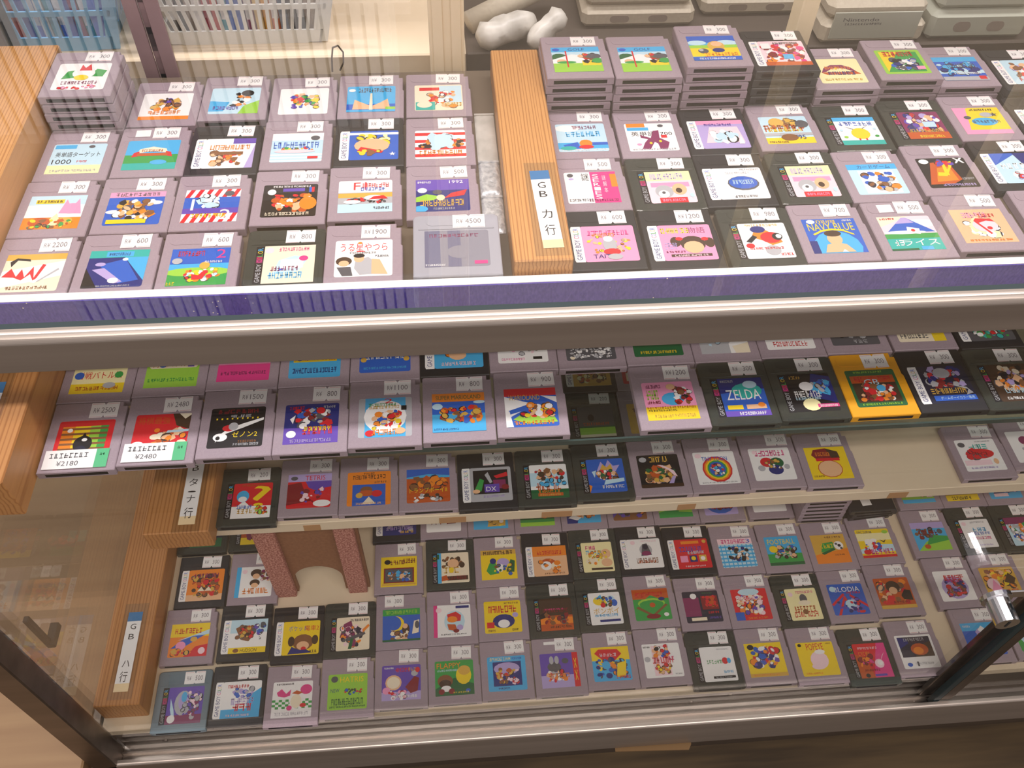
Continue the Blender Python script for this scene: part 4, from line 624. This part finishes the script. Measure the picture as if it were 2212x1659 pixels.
ZS = dict(A=ZA, B=ZB, C=ZC, D=ZD); STEP = 8.2
def label_mesh(kind, art, seed):
    s = Sheet(T+.06); s.rnd = random.Random(seed)
    s.win = dict(k=(-16.6, -24.2, 40.6, 39), c=(-15, -24.5, 37, 39), b=(-15, -24.5, 37, 39)).get(kind, (-21, -23.6, 42, 38.4))
    s.draw(art); return s.build('cartridge_label')
def side_strip(kind):
    s = Sheet(T+.06)
    if kind == 'k':
        s.win = (-24.4, -24.2, 7.8, 39); s.poly([(10, 0), (100, 0), (100, 100), (10, 100), (0, 94), (0, 6)], LIN['w']); s.z += .03
        s.text(50, 34, 52, 56, LIN['B'], 'GAME BOY', True)
        for i, (ch, cc) in enumerate(zip('COLOR', 'mvgub')): s.text(50, 68+i*6, 50, 5.4, LIN[cc], ch, True)
    else:
        s.win = (-21, -24.5, 6, 39); s.poly([(0, 0), (100, 0), (100, 100), (0, 100)], LIN['k']); s.z += .03
        s.text(50, 28, 60, 48, LIN['s'], 'GAME BOY', True); s.rect(12, 55, 76, 18, LIN['M']); s.z += .02
        for i, (ch, cc) in enumerate(zip('COLOR', 'mrgyc')): s.text(50, 60+i*8, 60, 7, LIN[cc], ch, True)
    return s.build('side_strip')
STRIP = dict(k=side_strip('k'), c=side_strip('c')); STRIP['b'] = STRIP['c']
def cartridge(shelf, x, y, z, kind, label, group, rz=0.0):
    e = thing('game_cartridge', label, 'cartridge', (x, y, z), rz, group)
    sh = link(bpy.data.objects.new('shell', SHELL[kind]), e); link(bpy.data.objects.new('connector_slot', SLOT), sh); link(bpy.data.objects.new('grip_panel', GRIP[kind]), sh)
    return e
def place(e, name, me, x, y, z, rz=0.0):
    o = bpy.data.objects.new(name, me); link(o, e); o.location = (x/1000, y/1000, z/1000); o.rotation_euler[2] = rz; return o
seen = set()
for idx, (shelf, row, x, y, kind, price, n, desc, art) in enumerate(CARTS):
    rnd = random.Random(idx*7+3)
    grp = 'cartridges on the '+PL[shelf]; z0 = ZS[shelf]; rz = rnd.uniform(-.006, .006)
    for k in range(n-1, 0, -1):                      # the cartridges underneath, top of the stack last
        lab = '%s cartridge, %s from top in stack under %s' % (KN[kind], ORD[k], desc if 'golf' in desc else desc.split(',')[0])
        e2 = cartridge(shelf, x+rnd.uniform(-.8, .8), y+rnd.uniform(-.8, .8), z0+(n-1-k)*STEP, kind, lab, grp, rz)
    lab = '%s cartridge, %s, %s' % (KN[kind], desc, PL[shelf])
    zz = z0+(n-1)*STEP+(8.2 if kind == 's' else 0)
    e = cartridge(shelf, x, y, zz, kind, lab, grp, rz)
    lo = bpy.data.objects.new('label', label_mesh(kind, art, zlib.crc32(art.encode()))); link(lo, e)
    if kind in STRIP: link(bpy.data.objects.new('side_strip', STRIP[kind]), lo)
    if kind == 's': e.scale = (1.12, 1.0, 1.1)
    if price != '-':
        fl_ = price[-1] if price[-1].isalpha() else ''; pv = price.rstrip('ehwl')
        px = -8 if fl_ == 'l' else 9.2+rnd.uniform(-1.5, 1.5)
        place(e, 'price_sticker', price_mesh(pv), px, 24.2+rnd.uniform(-.7, .7), T+.34, rnd.uniform(-.035, .035))
        if fl_ == 'e': place(e, 'blank_sticker', BLANK, px-19, 24.4, T+.34, .02)
        if fl_ == 'h': place(e, 'handwritten_slip', blank_mesh(47, 17, '¥2180' if pv == '2500' else '¥2480'), -1.5, -21.6, T+.95, .0)
        if fl_ == 'w': place(e, 'white_tape', TAPE, px-16, 26.6, T+.33, .0)
# a fallen stack of black cartridges at the back of the case floor
for k in range(4):
    e = cartridge('D', 504+k*1.6-(6 if k == 3 else 0), 552-k*1.5, ZD+k*8.6, 'k', 'black cartridge, %s from top in the tilted black stack, case floor' % ('top', 'second', 'third', 'fourth')[3-k], 'tilted black stack on the case floor', .10-.03*k)
    if k == 3: place(e, 'blank_sticker', BLANK, -6, -20, T+.1, .1)

# ---------------------------------------------------------------- behind the case: posts, counter, baskets, consoles
ct = thing('back_counter', 'cream counter board running behind the display case', 'counter', (0, 880, -800))
B().box(-460, 26, -111, 420, FLOOR-30, FLOOR-8, 1.5).obj('counter_board', M['cream'], ct)
B().box(26.3, 1000, -111, 420, FLOOR-30, FLOOR-8, 1.5).obj('counter_board', M['gap'], ct)  # right board coloured dark to stand in for the shaded gap behind the stacks
B().box(-455, 995, 380, 400, 0, FLOOR-30.3).obj('counter_back', M['wall'], ct)
for nm, lab, x0, x1, y0, y1, mm in (('shelf_post', 'cream painted post in the middle behind the case', -8, 24, 742.5, 766, 'creampaint'), ('shelf_post', 'cream painted post on the right behind the case', 330, 346, 742.5, 766, 'creampaint'), ('shelf_post', 'cream painted post at the far right behind the case', 588, 600, 742.5, 766, 'creampaint')):
    e = thing(nm, lab, 'post', ((x0+x1)/2, y0, -100)); w = (x1-x0)/2
    B().box(-w, w, 0, y1-y0, 0, 1000, 1.2).obj('post_core', M[mm], e)
    if w > 10: B().box(-w*.78, -w*.2, -1.6, -.1, 0, 1000, .5).obj('face_strip', M['creampaint'], e); B().box(w*.25, w*.8, -1.6, -.1, 0, 1000, .5).obj('face_strip', M['creampaint'], e)
e = thing('angle_post', 'mauve painted slotted steel angle post between the two baskets', 'post', (-251, 742.5, -60))
B().box(-15, -3, 0, 3, 0, 900, .4).add([], []).obj('flange', M['mauve'], e); B().box(3, 15, 0, 3, 0, 900, .4).obj('flange', M['mauve'], e); B().box(-3, 3, 3, 22, 0, 900, .4).obj('web', M['mauve'], e)
for k in range(9): B().box(-2, 2, 2.2, 2.9, 30+k*45, 52+k*45).obj('slot_hole', M['black'], e)

def basket(name, label, cx, y0, wid, dep, hgt, m_, ribs, group):
    e = thing(name, label, 'basket', (cx, y0, -8))
    fl = 19.0; w = wid/2
    def P(u, z, back=False): return (u*(w+fl*z/hgt), (dep+fl*.4*z/hgt) if back else -fl*.5*z/hgt, z)
    B().prism(rrect(-w, w, 0, dep, 14), 0, 2.5).obj('basket_base', m_, e)
    def bar(a, b_, r=2.4): return B().tube(a, b_, r, r, 6)
    for z0, hh in ((1, 13), (hgt*.46, 5), (hgt-9, 9)):
        q = B()
        for (ua, ub, bk) in ((-1, 1, False), (-1, 1, True)):
            a = P(ua, z0, bk); b_ = P(ub, z0, bk); c = P(ub, z0+hh, bk); d = P(ua, z0+hh, bk); o_ = 2.2
            q.add([a, b_, c, d, (a[0], a[1]+o_, a[2]), (b_[0], b_[1]+o_, b_[2]), (c[0], c[1]+o_, c[2]), (d[0], d[1]+o_, d[2])], [(0, 1, 2, 3), (7, 6, 5, 4), (0, 4, 5, 1), (3, 2, 6, 7), (0, 3, 7, 4), (1, 5, 6, 2)])
        for u in (-1, 1):
            a = P(u, z0); b_ = P(u, z0, True); c = P(u, z0+hh, True); d = P(u, z0+hh); o_ = 2.2*u
            q.add([a, b_, c, d, (a[0]-o_, a[1], a[2]), (b_[0]-o_, b_[1], b_[2]), (c[0]-o_, c[1], c[2]), (d[0]-o_, d[1], d[2])], [(0, 1, 2, 3), (7, 6, 5, 4), (0, 4, 5, 1), (3, 2, 6, 7), (0, 3, 7, 4), (1, 5, 6, 2)])
        q.obj('basket_band', m_, e)
    for k in range(ribs+1):
        u = -1+2*k/ribs; r = 6.0 if k in (0, ribs) else 1.5
        q = B(); a = P(u, 1); b_ = P(u, hgt-1)
        q.add([(a[0]-r, a[1]+.4, a[2]), (a[0]+r, a[1]+.4, a[2]), (b_[0]+r, b_[1]+.4, b_[2]), (b_[0]-r, b_[1]+.4, b_[2]), (a[0]-r, a[1]+2.6, a[2]), (a[0]+r, a[1]+2.6, a[2]), (b_[0]+r, b_[1]+2.6, b_[2]), (b_[0]-r, b_[1]+2.6, b_[2])],
              [(0, 1, 2, 3), (7, 6, 5, 4), (0, 4, 5, 1), (3, 2, 6, 7), (0, 3, 7, 4), (1, 5, 6, 2)])
        q.obj('basket_rib', m_, e)
    for k in range(5):
        q = B(); yy = dep*(k+.5)/5
        for u in (-1, 1):
            q = B(); a = P(u, 1); b_ = P(u, hgt-1); q.add([(a[0], yy-5, 1), (a[0], yy+5, 1), (b_[0], yy+5, hgt), (b_[0], yy-5, hgt), (a[0]-2*u, yy-5, 1), (a[0]-2*u, yy+5, 1), (b_[0]-2*u, yy+5, hgt), (b_[0]-2*u, yy-5, hgt)],
                [(0, 1, 2, 3), (7, 6, 5, 4), (0, 4, 5, 1), (3, 2, 6, 7), (0, 3, 7, 4), (1, 5, 6, 2)]); q.obj('basket_rib', m_, e)
    return e
basket('plastic_basket', 'white slotted plastic basket on the counter behind the top tray', -182, 793, 142, 110, 78, M['whiteplastic'], 21, 'baskets')
basket('plastic_basket', 'pale blue slotted plastic basket beside the mauve post', -374, 787, 142, 110, 78, M['blueplastic'], 16, 'baskets')
CASCOL = ['c83030', '2858b0', 'e0a030', '303038', 'e8e4dc', '30a0b0', '903060', 'd87040', '50585c', 'b03048', '3070c8', 'e8c880', '284868', '9c8c80']
CASN = ['red', 'blue', 'amber', 'charcoal', 'off-white', 'teal', 'plum', 'rust', 'slate grey', 'crimson', 'bright blue', 'sand', 'navy', 'taupe']
CM = [mat('case_plastic_%d' % i, c, .35) for i, c in enumerate(CASCOL)]
TAPEM = []
for cm in CM:
    q = B(); q.box(-3.6, 3.6, 0, 70, 0, 70, .6); me_ = mesh('cassette_case', q.v, q.f, cm); TAPEM.append(me_)
lbm = mesh('spine_paper', [(-3, -.15, 18), (3, -.15, 18), (3, -.15, 44), (-3, -.15, 44)], [(0, 1, 2, 3)], M['foam'])
rn = random.Random(5)
for bx, nn, sh in ((-182, 17, 'white'), (-374, 17, 'pale blue')):
    for k in range(nn):
        ci = (k*5+3) % 14 if sh == 'white' else (1, 10, 5, 4, 10, 12, 5, 0, 1, 10, 4, 5, 10, 1, 6, 5, 10)[k]
        e = thing('cassette_case', 'slim %s plastic case standing inside the %s basket' % (CASN[ci], sh), 'plastic case', (bx-62+124*k/(nn-1), (798 if sh == 'white' else 792)+rn.uniform(0, 4), -5), rn.uniform(-.02, .02), 'cases in the %s basket' % sh)
        link(bpy.data.objects.new('case_body', TAPEM[ci]), e)
        if k % 3 == 0: link(bpy.data.objects.new('spine_paper', lbm), e)
# grey consoles
def console(label, cx, y0, w, d, h, text=None, m_='console', rz=0.0):
    e = thing('game_console', label, 'console', (cx, y0, -8), rz)
    B().box(-w/2, w/2, 0, d, 0, h*.55, 5).obj('lower_shell', M[m_], e)
    B().box(-w/2+3, w/2-3, 3, d, h*.55, h, 6).obj('upper_shell', M[m_], e)
    if not text:
        for u in (-.17, .17):
            q = B(); pts = rrect(-w*.085, w*.085, -h*.1, h*.1, h*.098, 4)
            q.loft([[(x+u*w, -.3, z+h*.27) for x, z in pts], [(x+u*w, .6, z+h*.27) for x, z in pts]]); q.obj('controller_port', M['consoledark'], e)
        B().box(-w*.36, w*.36, 10, d*.5, h, h+2.5, .8).obj('top_lid', M['consoledark'], e)
        B().box(-w*.2, w*.2, d*.55, d*.65, h, h+1.2, .4).obj('cartridge_flap', M[m_], e)
    else:
        B().box(-w/2+8, w/2-10, -1.2, -.1, h*.16, h*.8, .5).obj('front_door', M['green'], e)
        s = Sheet(0); s.win = (-22, -4, 44, 8); s.text(50, 74, 80, 44, LIN['S'], 'Nintendo'); s.scrawl(60, 20, 90, 26, 12, LIN['S'])
        o = bpy.data.objects.new('maker_name', s.build('maker_name')); link(o, e); o.location = (-w*.16/1000, -.00135, h*.58/1000); o.rotation_euler[0] = math.pi/2
        B().box(-w*.4, w*.4, d*.3, d*.5, h, h+1.5, .5).obj('top_vent', M['consoledark'], e)
    return e
console('beige grey console with two oval ports behind the wood divider', 197, 808, 112, 90, 36)
console('beige grey console next to the right cream post', 320, 827, 112, 90, 34)
console('grey console with lettered front door right of the cream post', 420, 770, 104, 80, 42, 'x')
console('pale grey console stacked at the far right behind the tray', 527, 774, 100, 80, 52, None, 'green')
e = thing('rolled_plastic_bag', 'crumpled translucent white bag roll behind the wood divider', 'bag', (40, 762, -8)); rn = random.Random(9)
def crumple(a, b_, r0, r1, seed, n=12, k=9):
    rr = random.Random(seed); q = B(); rings = []; a, b_ = Vector(a), Vector(b_); d = (b_-a).normalized(); u = d.orthogonal().normalized(); w = d.cross(u)
    for i in range(k):
        t = i/(k-1); c = a.lerp(b_, t); r = (r0+(r1-r0)*t)*(1 if 0 < i < k-1 else .55)
        rings.append([tuple(c+r*rr.uniform(.8, 1.15)*(math.cos(2*math.pi*j/n)*u+math.sin(2*math.pi*j/n)*w)) for j in range(n)])
    q.loft(rings); return q
crumple((-2, 8, 14), (52, 30, 20), 13, 12, 3).obj('bag_body', M['bag'], e, smooth=True); crumple((46, 2, 10), (78, 22, 30), 9, 11, 4).obj('bag_end', M['bag'], e, smooth=True)
e = thing('grey_strap_roll', 'dull grey film roll leaning behind the bag roll', 'roll', (60, 805, -8))
B().tube((-30, 0, 10), (60, 40, 32), 11, 11, 16).obj('roll_body', M['console'], e, smooth=True)
# silver pouches between cartridges and the divider
for k, (y0, y1, z1, mm, lab) in enumerate(((513, 556, 6, 'foil', 'silver bubble pouch nearest the front beside the wood divider'), (557, 600, 8, 'foil', 'silver bubble pouch second from the front beside the wood divider'), (602, 668, 4, 'bag', 'dull clear plastic pouch beside the upper part of the wood divider'))):
    e = thing('plastic_pouch', lab, 'pouch', (37, y0, ZA)); nx, ny = 8, 16; q = B(); rr = random.Random(k); vs = []
    for j in range(ny+1):
        for i in range(nx+1):
            ed = i in (0, nx) or j in (0, ny); vs.append((-8.5+17*i/nx, (y1-y0)*j/ny, .4 if ed else z1*.35+rr.uniform(-.35, .35)))
    q.add(vs, [(j*(nx+1)+i, j*(nx+1)+i+1, (j+1)*(nx+1)+i+1, (j+1)*(nx+1)+i) for j in range(ny) for i in range(nx)]); q.box(-8.5, 8.5, 0, y1-y0, 0, .3)
    q.obj('pouch_film', M[mm], e, smooth=True); B().box(-8.5, 8.5, y1-y0-2, y1-y0, .5, z1*.3+.6).obj('pouch_seam', M[mm], e)
# wall rack above the counter: seen only as a reflection in the top glass
for zz, lab in ((216, 'lower'), (600, 'upper')):
    e = thing('wall_rack_shelf', '%s rack shelf with slim cases above the back counter' % lab, 'shelf', (-180, 830, zz)); B().box(-330, 155, 0, 170, 0, 14, 1).obj('rack_board', M['creampaint'], e); B().box(-330, 155, -3, -.1, 0, 20, .5).obj('rack_lip', M['foam'], e)
    q = B(); q.box(-5.4, 5.4, 0, 120, 0, 150, .6); mA = mesh('slim_case', q.v, q.f, M['whiteplastic']); mB = mesh('slim_case', q.v, q.f, M['console'])
    mP = mesh('spine_paper', [(-4.4, -.15, 20), (4.4, -.15, 20), (4.4, -.15, 140), (-4.4, -.15, 140)], [(0, 1, 2, 3)], M['foam'])
    for k in range(32):
        c = thing('slim_case', 'pale slim case standing on the %s wall rack shelf' % lab, 'plastic case', (-480+k*13.8, 836, zz+14.1), 0, 'slim cases on the %s wall rack shelf' % lab)
        link(bpy.data.objects.new('case_body', mA if k % 4 else mB), c); link(bpy.data.objects.new('spine_paper', mP), c)

# a bent wire tie lying at the back of the tray
e = thing('wire_tie', 'small bent wire loop behind the back row of the tray', 'wire', (-92, 741, -7)); q = B()
pts = [(-6, 0, 0), (-5, 2, 12), (-3, 3, 22), (2, 3, 24), (6, 2, 18), (5, 1, 8), (1, 0, 1)]
for a_, b_ in zip(pts, pts[1:]): q.tube(a_, b_, .8, .8, 6)
q.obj('wire', M['darksteel'], e)
